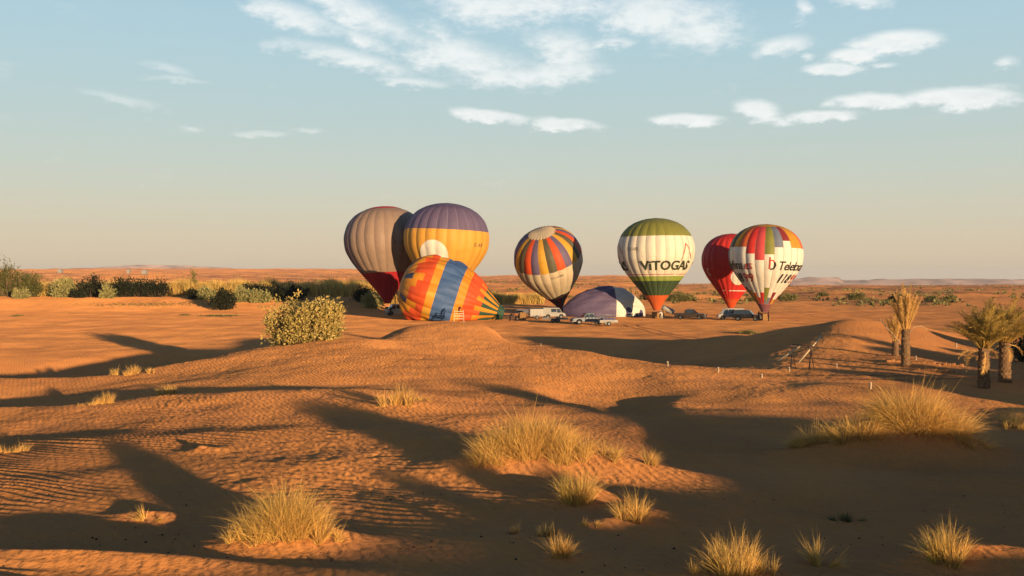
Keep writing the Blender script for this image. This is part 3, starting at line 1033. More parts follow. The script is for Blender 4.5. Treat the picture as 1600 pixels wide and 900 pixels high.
# orange and blue balloon lying on the sand
PT2 = [0, .02, .05, .10, .18, .30, .42, .55, .68, .8, .9, .97, 1.0]
PR2 = [0, .36, .56, .76, .92, 1.0, .995, .93, .76, .52, .31, .18, .14]


def orange_col(i, t):
    k = i % 6
    if t < .05: return 'amber'
    if t < .13: return 'navy' if i % 4 == 1 else 'amber'
    if t < .18: return 'scarlet' if (i // 2) % 2 else 'amber'
    if t < .23: return 'amber' if i % 4 == 1 else 'scarlet'
    if t < .30: return 'scarlet'
    if t < .375: return 'yellow' if i % 2 else 'amber'
    if t < .56: return 'blue'
    if t < .635: return 'amber'
    if t < .735: return 'scarlet'
    if t < .79: return 'amber' if i % 2 else 'scarlet'
    return 'teal' if i % 2 == 0 else 'amber'


b = Balloon('hot_air_balloon', 'orange, yellow and blue balloon lying half filled on its side on the sand', 787, 491, 170, (-.955, .03, .29), 18.0, 6.15, 28, (PT2, PR2), lay=True, bulge=.025, spin=3)
b.gores(orange_col, (.05, .13, .18, .23, .30, .375, .56, .635, .735, .79), t1=.95, rows=40)
b.cap(.05, 'amber')
b.scoop(.94, 1.0, 'teal')
mo = b.mouth - b.root.location
b.basket(M=Matrix.Translation((mo.x + 3.6, mo.y - .6, .62)) @ Matrix.Rotation(R(10), 4, 'Z') @ Matrix.Rotation(R(-90), 4, 'Y'), cables=True)
# striped balloon leaning to the left
b = Balloon('hot_air_balloon', 'balloon striped red, yellow, olive and violet over cream, leaning left with pale crown', 876, 481, 196, (-.23, -.47, .84), 16.9, 6.35, spin=-4)
STR = ['yellow', 'brown', 'scarlet', 'purple']


def stripe_col(i, t):
    if t < .024: return 'ecru'
    if t < .33: return STR[(i + 1) % 4] if i % 24 not in (16, 17) else 'purple'
    if t < .78: return 'ecru'
    return ('crimson', 'indigo', 'brown')[i % 3] if t < .97 else 'maroon'


b.gores(stripe_col, (.024, .33, .78, .97), t0=.015)
b.cap(.028, 'ecru', 'parachute_vent', .05, .08)
b.tapes(.33, .78, plain('tape_cream', (.36, .31, .24), .7), .05)
b.text('EC-LHM', -2, 18, .41, .385, PRINT_GREY, 'registration')
b.basket(dy=.8)
# violet balloon lying down
PT3 = [0, .015, .05, .12, .22, .36, .5, .64, .78, .9, 1.0]
PR3 = [0, .22, .42, .64, .83, .97, 1.0, .93, .76, .5, .18]
b = Balloon('hot_air_balloon', 'violet balloon with white blotched end, lying half filled on its side', 879, 487, 186, (.985, .06, -.03), 15.2, 4.75, 24, (PT3, PR3), lay=True, bulge=.02)
b.gores(lambda i, t: 'white' if t < .40 else 'purple', (.40,), rows=40)
b.cap(.03, 'white')
for (az, t, da, dt) in [(78, .14, 12, .05), (48, .20, 13, .06), (14, .15, 16, .045), (60, .34, 18, .05), (98, .28, 16, .06), (2, .08, 22, .03), (30, .31, 11, .045), (120, .18, 15, .05), (-8, .25, 10, .04)]:
    b.disc(az, t, da, dt, fab('indigo'), 'blotch', .04, 6, 20)
b.line([(82, .97), (80, .75), (76, .5)], .09, plain('tape_lilac', (.30, .25, .33), .7), 'rope_tape')
b.scoop(.985, 1.0, 'purple')
# green, cream and orange balloon with large lettering
b = Balloon('hot_air_balloon', 'cream balloon with olive crown, orange base and dark VITOGAS lettering', 1026, 485, 176, (-.012, 0, 1), 15.9, 6.55)
b.gores(lambda i, t: 'olive' if t < .205 else 'cream' if t < .63 else 'lime' if t < .68 else 'darkgreen' if t < .835 else 'orange', (.205, .63, .68, .835))
b.cap(.06, 'olive')
b.tapes(.68, .835, plain('tape_green', (.14, .17, .08), .7), .06)
b.tapes(.205, .60, plain('tape_cream', (.36, .31, .24), .7), .045)
for k in range(3):
    o = k * 120
    b.text('ViTOGAS', -25 + o, 64 + o, .568, .468, PRINT_GREEN, bold=.028, space=1.04, off=.10)
    b.line([(-68 + o, .612), (33 + o, .612), (35 + o, .602)], .10, PRINT_RED, 'red_rule')
    b.line([(41 + o, .612), (66 + o, .612)], .10, PRINT_RED, 'red_rule')
    b.line([(41 + o, .475), (45.5 + o, .40), (48.5 + o, .288), (54 + o, .33), (62 + o, .40), (64 + o, .45)], .13, PRINT_RED, 'flame_emblem')
    b.text('www.vitogas.es', -7 + o, 38 + o, .668, .642, fab('lime') if False else plain('print_pale_lime', (.42, .45, .20), .6, .2), 'web_address', bold=.01)
b.text('EC-LBZ', -42, -26, .355, .325, PRINT_GREY, 'registration')
b.basket()
# red balloon behind the patchwork one
b = Balloon('hot_air_balloon', 'plain red balloon with white disc, half hidden behind the patchwork one', 1142, 483, 188, (.02, 0, 1), 13.9, 5.45)
b.gores(lambda i, t: 'scarlet' if t > .86 else 'red', (.86,))
b.cap(.06, 'red')
b.disc(18, .58, 20, .10, fab('white'), 'white_disc')
b.text('C', -62, -50, .56, .47, PRINT_WHITE)
b.line([(-34, .755), (-22, .755)], .12, PRINT_WHITE, 'white_rule')
b.line([(-8, .755), (70, .755)], .16, PRINT_WHITE, 'white_rule')
b.line([(-60, .90), (60, .90)], .05, plain('print_pink', (.5, .2, .15), .7), 'hem')
b.basket()
# patchwork balloon with lettering
b = Balloon('hot_air_balloon', 'patchwork red, green, yellow and white balloon with Telefona lettering', 1194, 488, 168, (.03, 0, 1), 14.5, 5.93, spin=-2)
RT = {0: ('olive', .355, .72), 1: ('slate', .275, .83), 2: ('maroon', .20, .77), 3: ('gold', .275, .85), 4: ('gold', .275, .85), 5: ('orange', .275, .8),
      23: ('pinkred', .42, .775), 22: ('red', .35, .83), 21: ('orange', .275, .78), 20: ('gold', .275, .75), 19: ('brown', .275, .72)}


def patch_col(i, t):
    i = i % 24
    c, u, l = RT.get(i, (('slate', 'brown', 'maroon', 'gold', 'olive', 'red', 'orange')[i % 7], .275, .74))
    if t > .905: return 'plum'
    if t < u: return c
    if t > l: return 'slate' if (i == 0 and t > .87) else ('red' if i in (22, 23) else c)
    return 'slate' if i in (18,) else 'white'


b.gores(patch_col, tuple(sorted({x for v in RT.values() for x in v[1:]} | {.275, .74, .87, .905})), rows=36)
b.cap(.04, 'gold')
b.tapes(.2, .9, plain('tape_cream', (.36, .31, .24), .7), .04)
for o, te, es, n1_, n9 in ((0, (22, 80), (82, 98), (27, 58), (60, 88)), (-108, (-94, -40), (-38, -22), (-76, -50), (-47, -23)), (112, (132, 190), (192, 208), (137, 168), (170, 198))):
    b.line([(6.5 + o, .385), (6.5 + o, .515)], .24, PRINT_RED, 'emblem')
    b.line([(6.5 + o, .425), (11 + o, .418), (14 + o, .44)], .2, PRINT_RED, 'emblem')
    b.line([(14 + o, .44), (15.5 + o, .475), (13.5 + o, .51), (8 + o, .517)], .26, PRINT_DARK, 'emblem')
    b.text('Telefona', *te, .525, .425, PRINT_DARK, shear=.12, bold=.012, off=.10)
    b.text('.es', *es, .525, .455, PRINT_RED, shear=.05, bold=.01, off=.10)
    b.text('118', *n1_, .665, .565, PRINT_DARK, shear=.3, bold=.022, off=.10)
    b.text('99', *n9, .665, .565, PRINT_RED, shear=.12, bold=.015, off=.10)
b.line([(-75, .905), (80, .905)], .06, plain('print_pink', (.5, .2, .15), .7), 'hem')
b.basket(size=(1.35, 1.15, 1.1))
# ------------------------------------------------------------------ plants
STRAW = leafmat('dry_grass', (.74, .43, .12), (.36, .30, .065), .10, shade=True)
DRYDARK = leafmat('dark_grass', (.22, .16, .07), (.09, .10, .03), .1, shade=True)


def ribbons(base, dirs, length, width, droop, nseg=3, seed=0):
    """curved tapering blades; returns verts, quads, tris"""
    n = len(base)
    r = np.random.default_rng(seed)
    d = dirs / np.linalg.norm(dirs, axis=1, keepdims=True)
    ang = r.random(n) * 2 * np.pi
    side = np.column_stack([np.cos(ang), np.sin(ang), np.zeros(n)])
    side -= d * np.sum(side * d, axis=1, keepdims=True)
    side /= np.linalg.norm(side, axis=1, keepdims=True)
    hor = d.copy(); hor[:, 2] = 0
    hl = np.linalg.norm(hor, axis=1, keepdims=True)
    hor = np.where(hl > .02, hor / np.maximum(hl, .02), 0)
    bend = r.normal(0, .13, (n, 3)) * np.array([1, 1, .3])
    rows = []
    for k in range(nseg + 1):
        s = k / nseg
        p = base + d * (length * s)[:, None]
        p = p + hor * (droop * length * s * s * .6)[:, None]
        p = p + bend * (length * s ** 2)[:, None]
        p[:, 2] -= droop * length * s ** 2.2 * .75
        w = width * (1 - s ** 1.5)
        if k < nseg:
            rows += [p - side * w[:, None] / 2, p + side * w[:, None] / 2]
        else:
            rows += [p]
    Vv = np.concatenate(rows)
    idx = np.arange(n)
    qs = [np.stack([2 * k * n + idx, (2 * k + 1) * n + idx, (2 * k + 3) * n + idx, (2 * k + 2) * n + idx], -1) for k in range(nseg - 1)]
    ts = np.stack([2 * (nseg - 1) * n + idx, (2 * nseg - 1) * n + idx, 2 * nseg * n + idx], -1)
    return Vv, np.concatenate(qs), ts, (2 * nseg + 1)


def tussock(label, clumps, blades, mat=STRAW, green=.25, lean=(0, 0), wid=.0065, name='grass_tussock', spread=.24, stiff=.5, group='desert grass tussocks', nseg=4, mess=.20):
    """clumps: (px, row, half width m, half depth m, blade length m, share)"""
    r = np.random.default_rng(abs(hash(label)) % 9999 if False else sum(map(ord, label)))
    B, Dr, Ln, Tn, Dp = [], [], [], [], []
    tot = sum(c[5] for c in clumps)
    cx = cy = 0
    for (px, py, hw, hd, ln, sh) in clumps:
        x, y = hit(px, py)
        n = int(blades * sh / tot)
        # several crowns of shoots inside the clump
        nc = max(3, int(n / 70))
        rad = np.sqrt(r.random(nc)); an = r.random(nc) * 2 * np.pi
        ccx, ccy = rad * np.cos(an), rad * np.sin(an)
        k = r.integers(0, nc, n)
        ux = ccx[k] + r.normal(0, .10, n); uy = ccy[k] + r.normal(0, .10, n)
        X = x + ux * hw; Y = y + uy * hd
        Z = gza(X, Y) - .03
        rr_ = np.clip(np.hypot(ux, uy), 0, 1.2)
        cl = r.random(nc)[k]
        L = 1.22 * ln * (.50 + .5 * (1 - .5 * rr_ ** 2)) * (.55 + .5 * r.random(n)) * (.75 + .4 * cl)
        out = np.column_stack([ux, uy]) * spread * (.5 + .5 * rr_)[:, None] + np.column_stack([ux - ccx[k], uy - ccy[k]]) * .8
        d = np.column_stack([out[:, 0] + r.normal(0, mess, n) + lean[0], out[:, 1] + r.normal(0, mess, n) + lean[1], np.full(n, 1.0)])
        lay_ = r.random(n) < .13
        d[lay_, 2] *= .3
        d[lay_, :2] += r.normal(0, .5, (int(lay_.sum()), 2))
        L = np.where(lay_, L * .62, L)
        B.append(np.column_stack([X, Y, Z])); Dr.append(d); Ln.append(L)
        Tn.append(np.clip(green * .75 - .05 + r.normal(0, .16, n) + .35 * (cl - .5) - .2 * ux, 0, 1))
        L = np.where(r.random(n) < .05, L * 1.3, L); Ln[-1] = L
        Dp.append(np.clip(stiff * (r.random(n) ** 1.3) * 1.3, 0, 1))
        cx += x * sh / tot; cy += y * sh / tot
    B = np.concatenate(B); Dr = np.concatenate(Dr); Ln = np.concatenate(Ln); Tn = np.concatenate(Tn); Dp = np.concatenate(Dp)
    o = np.array([cx, cy, gz(cx, cy)])
    Vv, q, t, rep = ribbons(B - o, Dr, Ln, wid * (.7 + .6 * r.random(len(B))), Dp, nseg, 5)
    me = mesh_np(name, Vv, q, t, tint=np.tile(Tn, rep), shade=np.tile(np.clip(r.normal(.72, .2, len(B)), .12, 1.0), rep))
    ob = link(name, me, mat, loc=o)
    return tag(ob, label, 'grass', group)


tussock('rounded yellow green grass tussock on its own sand mound in the left foreground',
        [(408, 836, .26, .28, .48, 2), (448, 826, .32, .34, .68, 4), (486, 834, .26, .28, .52, 2), (366, 846, .16, .18, .32, .6), (516, 842, .13, .16, .32, .5)], 4600, green=.28, mess=.33)
tussock('wide golden grass clump crowning the mound in the centre of the foreground',
        [(790, 712, .5, .5, .70, 3), (830, 702, .6, .55, .86, 5), (885, 710, .5, .5, .64, 2), (748, 722, .28, .3, .42, .8), (935, 716, .36, .4, .44, .8), (970, 714, .25, .3, .34, .4)], 8200, green=.10, mess=.33)
tussock('narrow green based tuft just below the wide golden clump', [(900, 786, .22, .24, .66, 1)], 1200, green=.42, mess=.14, spread=.15)
tussock('pale thin tuft right of the narrow green based tuft', [(990, 812, .27, .25, .48, 1)], 650, green=.06)
tussock('small yellow tuft at the right end of the wide golden clump', [(1013, 724, .16, .16, .40, 1)], 260, green=.1)
tussock('largest shaggy golden grass mound at right, peaked like a haystack',
        [(1280, 690, .5, .4, .52, 1.6), (1335, 680, .6, .5, .66, 2.6), (1422, 662, .62, .6, 1.08, 7), (1470, 672, .6, .55, .80, 3), (1512, 688, .42, .4, .50, 1), (1252, 698, .2, .25, .36, .5)], 13000, green=.05, mess=.38, spread=.75, stiff=.9, wid=.0075)
tussock('upright green and straw tuft near the lower right corner', [(1482, 874, .20, .16, .48, 1)], 1000, green=.34, mess=.13, spread=.15)
tussock('broad straw tuft cut by the bottom edge right of centre', [(1150, 898, .33, .22, .48, 3), (1195, 897, .1, .1, .30, .5)], 1300, green=.26, mess=.14, spread=.15)
tussock('tiny straw tuft left of the broad one at the bottom edge', [(1085, 899, .09, .08, .2, 1)], 160, green=.1)
tussock('loose thin tuft between the two straw tufts at lower right', [(1280, 882, .13, .1, .42, 1)], 280, green=.35, spread=.9, stiff=.6)
tussock('small stiff orange tuft standing in the shadow below the centre', [(872, 870, .12, .1, .36, 1)], 480, green=.0)
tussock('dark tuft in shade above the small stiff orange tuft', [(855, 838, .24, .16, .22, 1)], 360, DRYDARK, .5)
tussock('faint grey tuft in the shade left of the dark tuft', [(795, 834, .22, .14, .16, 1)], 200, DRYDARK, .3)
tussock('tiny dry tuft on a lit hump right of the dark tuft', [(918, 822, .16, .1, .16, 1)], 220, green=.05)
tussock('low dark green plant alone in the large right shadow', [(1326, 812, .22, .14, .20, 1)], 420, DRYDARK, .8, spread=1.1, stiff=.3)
tussock('sparse dry stalks on the crest left of centre', [(615, 633, .5, .3, .72, 1)], 460, green=.02, wid=.011, stiff=.25, spread=.3)
tussock('few short stalks right of the sparse crest stalks', [(672, 628, .4, .25, .3, 1)], 130, green=.05, wid=.011, stiff=.3)
tussock('straw tuft on the left crest edge with shade behind it', [(162, 631, .40, .2, .42, 1)], 330, green=.03, wid=.012, stiff=.3)
tussock('low straw fringe left of the crest edge tuft', [(130, 634, .35, .15, .2, 1)], 130, green=.03, wid=.012, stiff=.3)
tussock('straw tuft on the rise right of the crest edge tuft', [(266, 616, .45, .25, .45, 1)], 300, green=.05, wid=.012, stiff=.3)
tussock('farthest left straw tuft standing in the dark hollow', [(198, 586, .75, .4, .55, 1)], 380, green=.05, wid=.018, stiff=.3)
tussock('smaller straw tuft beside the one in the dark hollow', [(232, 584, .3, .2, .4, 1)], 90, green=.05, wid=.018, stiff=.3)
tussock('dry grass patch at the far left edge on the slope', [(14, 706, .4, .25, .3, 1)], 350, green=.05)
tussock('dead twiggy plant half buried left of the rounded tussock', [(232, 812, .16, .1, .26, 1)], 150, green=.0, spread=1.3, stiff=.2, wid=.01)
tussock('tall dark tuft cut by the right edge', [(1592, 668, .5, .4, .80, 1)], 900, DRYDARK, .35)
tussock('pale lit fringe at the right edge under the tall dark tuft', [(1588, 672, .4, .25, .35, 1)], 260, green=.1)


def leaves(P, size, r, tint, outdir=None, aspect=.5):
    """small two-sided leaf quads at points P"""
    n = len(P)
    d = r.normal(0, 1, (n, 3))
    if outdir is not None: d = d * .7 + outdir
    d /= np.linalg.norm(d, axis=1, keepdims=True)
    u = np.cross(d, r.normal(0, 1, (n, 3)))
    u /= np.linalg.norm(u, axis=1, keepdims=True) + 1e-9
    s = size * (.6 + .8 * r.random(n))[:, None]
    a = P; b_ = P + d * s * .5 + u * s * aspect * .5; c = P + d * s; e = P + d * s * .5 - u * s * aspect * .5
    Vv = np.concatenate([a, b_, c, e])
    i = np.arange(n)
    return Vv, np.stack([i, n + i, 2 * n + i, 3 * n + i], -1), np.tile(tint, 4)


def shrub(name, label, cat, x, y, w, d, h, nleaf, size, mat, kind='round', group=None, seed=1, stems=9, aspect=.5, stem_mat=None, top=None, sink=.0):
    """stems that fork from the ground, each carrying sprays of leaves"""
    r = np.random.default_rng(seed)
    z = gz(x, y) - sink
    root = empty(name, (x, y, z), label, cat, group)
    tips = []
    mb = MB()
    for k in range(stems):
        a = r.random() * 2 * np.pi
        q = math.sqrt(r.random())
        ex, ey = math.cos(a) * q * w / 2, math.sin(a) * q * d / 2
        hh = h * (1 - .50 * q * q) * (.52 + .52 * r.random())
        if kind == 'spire': hh = h * (1 - .72 * q) * (.8 + .25 * r.random())
        if kind == 'block': hh = h * (1 - .16 * q * q) * (.80 + .22 * r.random())
        if top is not None: hh *= top(ex / (w / 2))
        if kind == 'block': hh = hh * 1.0
        p0 = Vector((ex * .25, ey * .25, -.1)); p2 = Vector((ex * .85, ey * .85, max(hh * .8, .2)))
        pm = (p0 + p2) / 2 + Vector((ex * .18, ey * .18, -hh * .05))
        th = .012 * h + .01
        mb.tube([p0, pm, p2], [th, th * .7, th * .3], 5, False)
        tips.append((ex, ey, hh, q))
    link('stems', mesh_py('stems', mb.v, mb.f), stem_mat or BARK, root)
    P, O, T = [], [], []
    per = max(1, nleaf // stems)
    for (ex, ey, hh, q) in tips:
        # sprays along the stem: clustered, so gaps are left between them
        ns = max(3, int(per / 18))
        tt = (.02 + .98 * r.random(ns) ** .9) if kind == 'block' else (.12 + .88 * r.random(ns) ** .7)
        for t_ in tt:
            bs = .72 if kind == 'block' else .3
            c = np.array([ex * (bs + (1 - bs) * t_), ey * (bs + (1 - bs) * t_), hh * t_]) + r.normal(0, 1, 3) * np.array([w * .055, d * .055, h * .035])
            m = max(2, per // ns)
            sp = np.array([w, d, h]) * (.014 if kind == 'block' else .035) + size * .55
            pts = c + r.normal(0, 1, (m, 3)) * sp
            P.append(pts)
            o = pts - np.array([0, 0, h * .35])
            O.append(o / (np.linalg.norm(o, axis=1, keepdims=True) + 1e-6) * .8 + np.array([0, 0, .4]))
            T.append(np.clip(r.random() * .7 + r.normal(0, .2, m), 0, 1))
    P = np.concatenate(P); O = np.concatenate(O); T = np.concatenate(T)
    P[:, 2] = np.maximum(P[:, 2], .02)
    Vv, q, tn = leaves(P, size, r, T, O, aspect)
    link('foliage', mesh_np('foliage', Vv, q, tint=tn, smooth=False), mat, root)
    return root


BARK = plain('bark', (.16, .11, .07), .9, .1, bump=.3)
L_CALO = leafmat('calotropis_leaf', (.56, .41, .13), (.21, .18, .05), .12)
L_GREEN = leafmat('tamarisk_leaf', (.16, .15, .045), (.06, .07, .022), .12)
L_DARK = leafmat('dark_and_shaded_leaf', (.028, .032, .014), (.014, .018, .009), .1)  # near-black leaf colour; on the left shrubs it stands in for shade
L_PALE = leafmat('grey_green_leaf', (.40, .35, .14), (.20, .21, .075), .12)
L_FAR = leafmat('far_shrub_leaf', (.26, .22, .075), (.10, .105, .035), .12)

# the big bush behind the crest, left of the balloons
x, y = at(476, 62)
shrub('desert_bush', 'big pale green bush with thick leaves behind the dune crest, left of balloons', 'bush', x, y, 4.6, 3.2, 3.5, 14000, .155, L_CALO, 'block', None, 4, 70, .62,
      top=lambda u: 1.0 - .34 * math.exp(-((u + .08) / .13) ** 2) - .10 * abs(u) ** 3, sink=.62)
# low fringe of plants behind the field on the left: px, row of the foot, width px, height px, distance, material, kind, label
FR = [
    (12, 462, 62, 60, 238, L_GREEN, 'spire', 'tall green tamarisk tree cut by the left edge'),
    (48, 461, 40, 36, 236, L_GREEN, 'round', 'rounded green tamarisk right of the tall one at the left edge'),
    (33, 463, 24, 14, 228, L_PALE, 'round', 'small pale shrub in front of the left edge tamarisks'),
    (97, 463, 36, 28, 234, L_PALE, 'round', 'pale olive shrub among reeds right of the tamarisks'),
    (108, 455, 18, 22, 250, L_GREEN, 'spire', 'small green tree peeking over the pale olive shrub'),
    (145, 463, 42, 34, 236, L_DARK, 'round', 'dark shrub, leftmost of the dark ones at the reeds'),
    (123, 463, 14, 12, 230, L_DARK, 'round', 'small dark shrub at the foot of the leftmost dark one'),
    (168, 464, 20, 22, 228, L_PALE, 'spire', 'pale leafy sapling between two dark shrubs'),
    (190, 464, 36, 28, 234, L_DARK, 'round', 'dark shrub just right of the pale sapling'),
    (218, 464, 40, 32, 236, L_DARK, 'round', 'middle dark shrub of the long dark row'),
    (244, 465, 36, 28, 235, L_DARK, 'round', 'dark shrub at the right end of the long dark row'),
    (302, 463, 16, 44, 246, L_FAR, 'spire', 'slim lone tree rising above the reeds'),
    (328, 461, 14, 26, 252, L_FAR, 'spire', 'smaller slim tree right of the lone tree'),
    (303, 466, 18, 18, 226, L_DARK, 'round', 'round dark bush below the slim lone tree'),
    (323, 467, 30, 16, 224, L_PALE, 'round', 'pale bush right of the round dark bush'),
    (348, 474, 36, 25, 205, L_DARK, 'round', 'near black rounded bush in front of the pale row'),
    (378, 468, 30, 17, 220, L_PALE, 'round', 'left half of the pale shrub row by the black bush'),
    (404, 469, 34, 18, 219, L_PALE, 'round', 'right half of the pale shrub row by the black bush'),
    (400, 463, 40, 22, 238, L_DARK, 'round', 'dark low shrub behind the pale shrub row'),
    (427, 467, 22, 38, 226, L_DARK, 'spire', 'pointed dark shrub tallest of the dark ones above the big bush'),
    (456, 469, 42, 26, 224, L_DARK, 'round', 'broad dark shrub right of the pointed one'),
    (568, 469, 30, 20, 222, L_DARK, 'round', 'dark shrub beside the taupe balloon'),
    (582, 472, 34, 18, 212, L_PALE, 'round', 'pale shrub in front of the dark one by the taupe balloon'),
    (1012, 474, 22, 14, 300, L_DARK, 'round', 'dark low shrub left of the lettered cream balloon base'),
    (1058, 476, 44, 18, 292, L_FAR, 'round', 'green desert shrub right of the lettered cream balloon base'),
    (1080, 475, 18, 12, 296, L_FAR, 'round', 'small shrub joining the green one near the cream balloon'),
    (1230, 473, 34, 13, 305, L_FAR, 'round', 'olive shrub right of the patchwork balloon'),
    (1286, 469, 16, 9, 340, L_FAR, 'round', 'small shrub far out between the olive shrub and the palms'),
    (1338, 473, 26, 14, 300, L_FAR, 'round', 'green shrub far out left of the dry palm'),
    (1396, 478, 16, 14, 270, L_DARK, 'round', 'dark shrub touching the dry palm from behind'),
    (1455, 476, 16, 12, 280, L_FAR, 'round', 'left of the two shrubs behind and right of the dry palm'),
    (1483, 478, 18, 16, 270, L_FAR, 'round', 'right of the two shrubs behind and right of the dry palm'),
    (1176, 474, 22, 8, 300, L_FAR, 'round', 'low shrub between the red and patchwork balloons'),
]
for i, (px, py, wp, hp, D, mat, kd, lab) in enumerate(FR):
    x, y = at(px, D)
    k = D / F
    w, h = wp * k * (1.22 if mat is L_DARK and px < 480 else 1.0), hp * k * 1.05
    z = gz(x, y)
    # stand it on the sand at that bearing: take the foot height from the picture row where the land allows
    h = max(h + (zy(D, py) - z) * .8, h * .6)
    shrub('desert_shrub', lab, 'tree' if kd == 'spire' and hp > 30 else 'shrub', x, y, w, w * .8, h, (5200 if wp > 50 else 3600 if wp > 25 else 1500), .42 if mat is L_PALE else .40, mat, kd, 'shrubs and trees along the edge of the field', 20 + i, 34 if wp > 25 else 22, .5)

# reeds behind them
def reed_bed(label, bands, n, seed):
    r = np.random.default_rng(seed)
    X, Y, H = [], [], []
    for (p0, p1, d0, d1, h0, share) in bands:
        m = int(n * share)
        px = p0 + (p1 - p0) * r.random(m)
        D = d0 + (d1 - d0) * r.random(m) ** 1.2
        X.append((px - 800) / F * D); Y.append(D)
        hv = h0 * (.62 + .38 * perlin(px / 23.0 + seed, D / 40.0) * 2 * .5 + .3 * r.random(m))
        H.append(np.maximum(hv, .8))
    X, Y, H = map(np.concatenate, (X, Y, H))
    keep = perlin(X / 6.0 + 3, Y / 5.0) > -.28
    X, Y, H = X[keep], Y[keep], H[keep]
    m = len(X)
    B = np.column_stack([X, Y, gza(X, Y) - .1])
    d = np.column_stack([r.normal(-.06, .13, m), r.normal(0, .13, m), np.ones(m)])
    o = B.mean(0)
    Vv, q, t, rep = ribbons(B - o, d, H, np.full(m, .14), .25 * r.random(m), 3, 3)
    tn = np.clip(.35 + .5 * perlin(X / 9.0, Y / 7.0) + r.normal(0, .2, m), 0, 1)
    return tag(link('reed_bed', mesh_np('reed_bed', Vv, q, t, tint=np.tile(tn, rep), shade=np.tile(np.clip(r.normal(.75, .14, m), .3, 1), rep)), REED, loc=o), label, 'reeds', kind='stuff')


REED = leafmat('reeds', (.76, .46, .13), (.42, .33, .085), .08, shade=True)
reed_bed('long band of golden green reeds behind the field on the left', [(55, 135, 240, 258, 4.4, .12), (120, 300, 242, 262, 4.6, .24), (290, 480, 240, 258, 4.7, .30), (470, 640, 236, 262, 5.0, .34)], 34000, 5)
reed_bed('short band of golden reeds between the orange and striped balloons', [(760, 850, 262, 280, 3.4, 1)], 6500, 9)
# low green creeping weeds on the left field
def weeds(label, px, py, wpx, dep, n, h, seed):
    r = np.random.default_rng(seed)
    x, y = hit(px, py)
    w = wpx * y / F
    X = x + r.normal(0, .3, n) * w; Y = y + r.normal(0, .4, n) * dep
    B = np.column_stack([X, Y, gza(X, Y)])
    o = np.array([x, y, gz(x, y)])
    d = np.column_stack([r.normal(0, .5, n), r.normal(0, .5, n), np.ones(n)])
    Vv, q, t, rep = ribbons(B - o, d, h * (.5 + r.random(n)), np.full(n, .09), np.full(n, .3), 2, seed)
    tag(link('ground_weeds', mesh_np('ground_weeds', Vv, q, t, tint=np.tile(r.random(n), rep)), L_FAR, loc=o), label, 'weeds', kind='stuff')


weeds('low green weeds strung across the left field', 345, 494, 46, 3.0, 700, .35, 3)
weeds('small patch of green weeds left of the strung weeds', 288, 493, 12, 2.0, 160, .3, 4)
weeds('small round green weed patch on the left field', 27, 494, 10, 1.6, 160, .35, 5)
weeds('dry tufted weeds on the rim at the far edge of the left field', 230, 476, 170, 5, 900, .3, 6)
weeds('low brush on the sand left of the shaded right dune', 1168, 521, 28, 3, 360, .45, 7)

# ------------------------------------------------------------------ palms
PALM_TRUNK = plain('palm_trunk', (.20, .12, .065), .95, .05, var=.35, vscale=9, bump=.8, bscale=16)
FROND_G = leafmat('palm_leaf', (.54, .34, .09), (.20, .16, .042), .1)
FROND_D = leafmat('dry_palm_leaf', (.72, .42, .13), (.44, .25, .08), .1)
RIB = plain('palm_rib', (.42, .27, .11), .7, .2)


def frond_mesh(L, droop, nleaf, leaf, seed, stiff=.5):
    r = np.random.default_rng(seed)
    t = np.linspace(0, 1, 10)
    # the frond grows along +x, bending down
    cx = L * np.cumsum(np.cos(np.clip(droop * t ** 1.6, 0, 2.4))) / 10
    cz = -L * np.cumsum(np.sin(np.clip(droop * t ** 1.6, 0, 2.4))) / 10
    V_, Q_, TN = [], [], []
    # rib: a flat tapering strip with a ridge
    for i in range(10):
        w = .035 * (1 - t[i]) + .006
        V_ += [(cx[i], -w, cz[i]), (cx[i], 0, cz[i] + w * .8), (cx[i], w, cz[i])]
    for i in range(9):
        Q_ += [(3 * i, 3 * i + 1, 3 * i + 4, 3 * i + 3), (3 * i + 1, 3 * i + 2, 3 * i + 5, 3 * i + 4)]
    TN += [.1] * 30
    for k in range(nleaf):
        s = .22 + .78 * (k + .5) / nleaf
        p = np.array([np.interp(s, t, cx), 0, np.interp(s, t, cz)])
        ang = droop * s ** 1.6
        fwd = np.array([math.cos(ang), 0, -math.sin(ang)])
        up = np.array([math.sin(ang), 0, math.cos(ang)])
        ll = leaf * math.sin(math.pi * min(1, s * .85 + .15)) ** .6 * (.8 + .4 * r.random()) + .04
        for sg in (-1, 1):
            d = fwd * (.75 + .3 * r.random()) + np.array([0, sg, 0]) * (.45 + .35 * r.random()) + up * (.35 * stiff + r.normal(0, .28))
            d /= np.linalg.norm(d)
            e = p + d * ll + np.array([0, 0, -.12 * ll])
            n_ = np.cross(d, up); n_ /= np.linalg.norm(n_) + 1e-6
            b0 = len(V_)
            V_ += [tuple(p - fwd * .010), tuple(p + fwd * .012), tuple(p + d * ll * .55 + fwd * .014), tuple(e), tuple(p + d * ll * .55 - fwd * .012)]
            Q_ += [(b0, b0 + 1, b0 + 2, b0 + 4), (b0 + 4, b0 + 2, b0 + 3)]
            TN += [float(np.clip(r.random(), 0, 1))] * 5
    me = mesh_py('frond', V_, Q_, False)
    at_ = me.attributes.new('tint', 'FLOAT', 'POINT')
    at_.data.foreach_set('value', np.array(TN, np.float32))
    return me


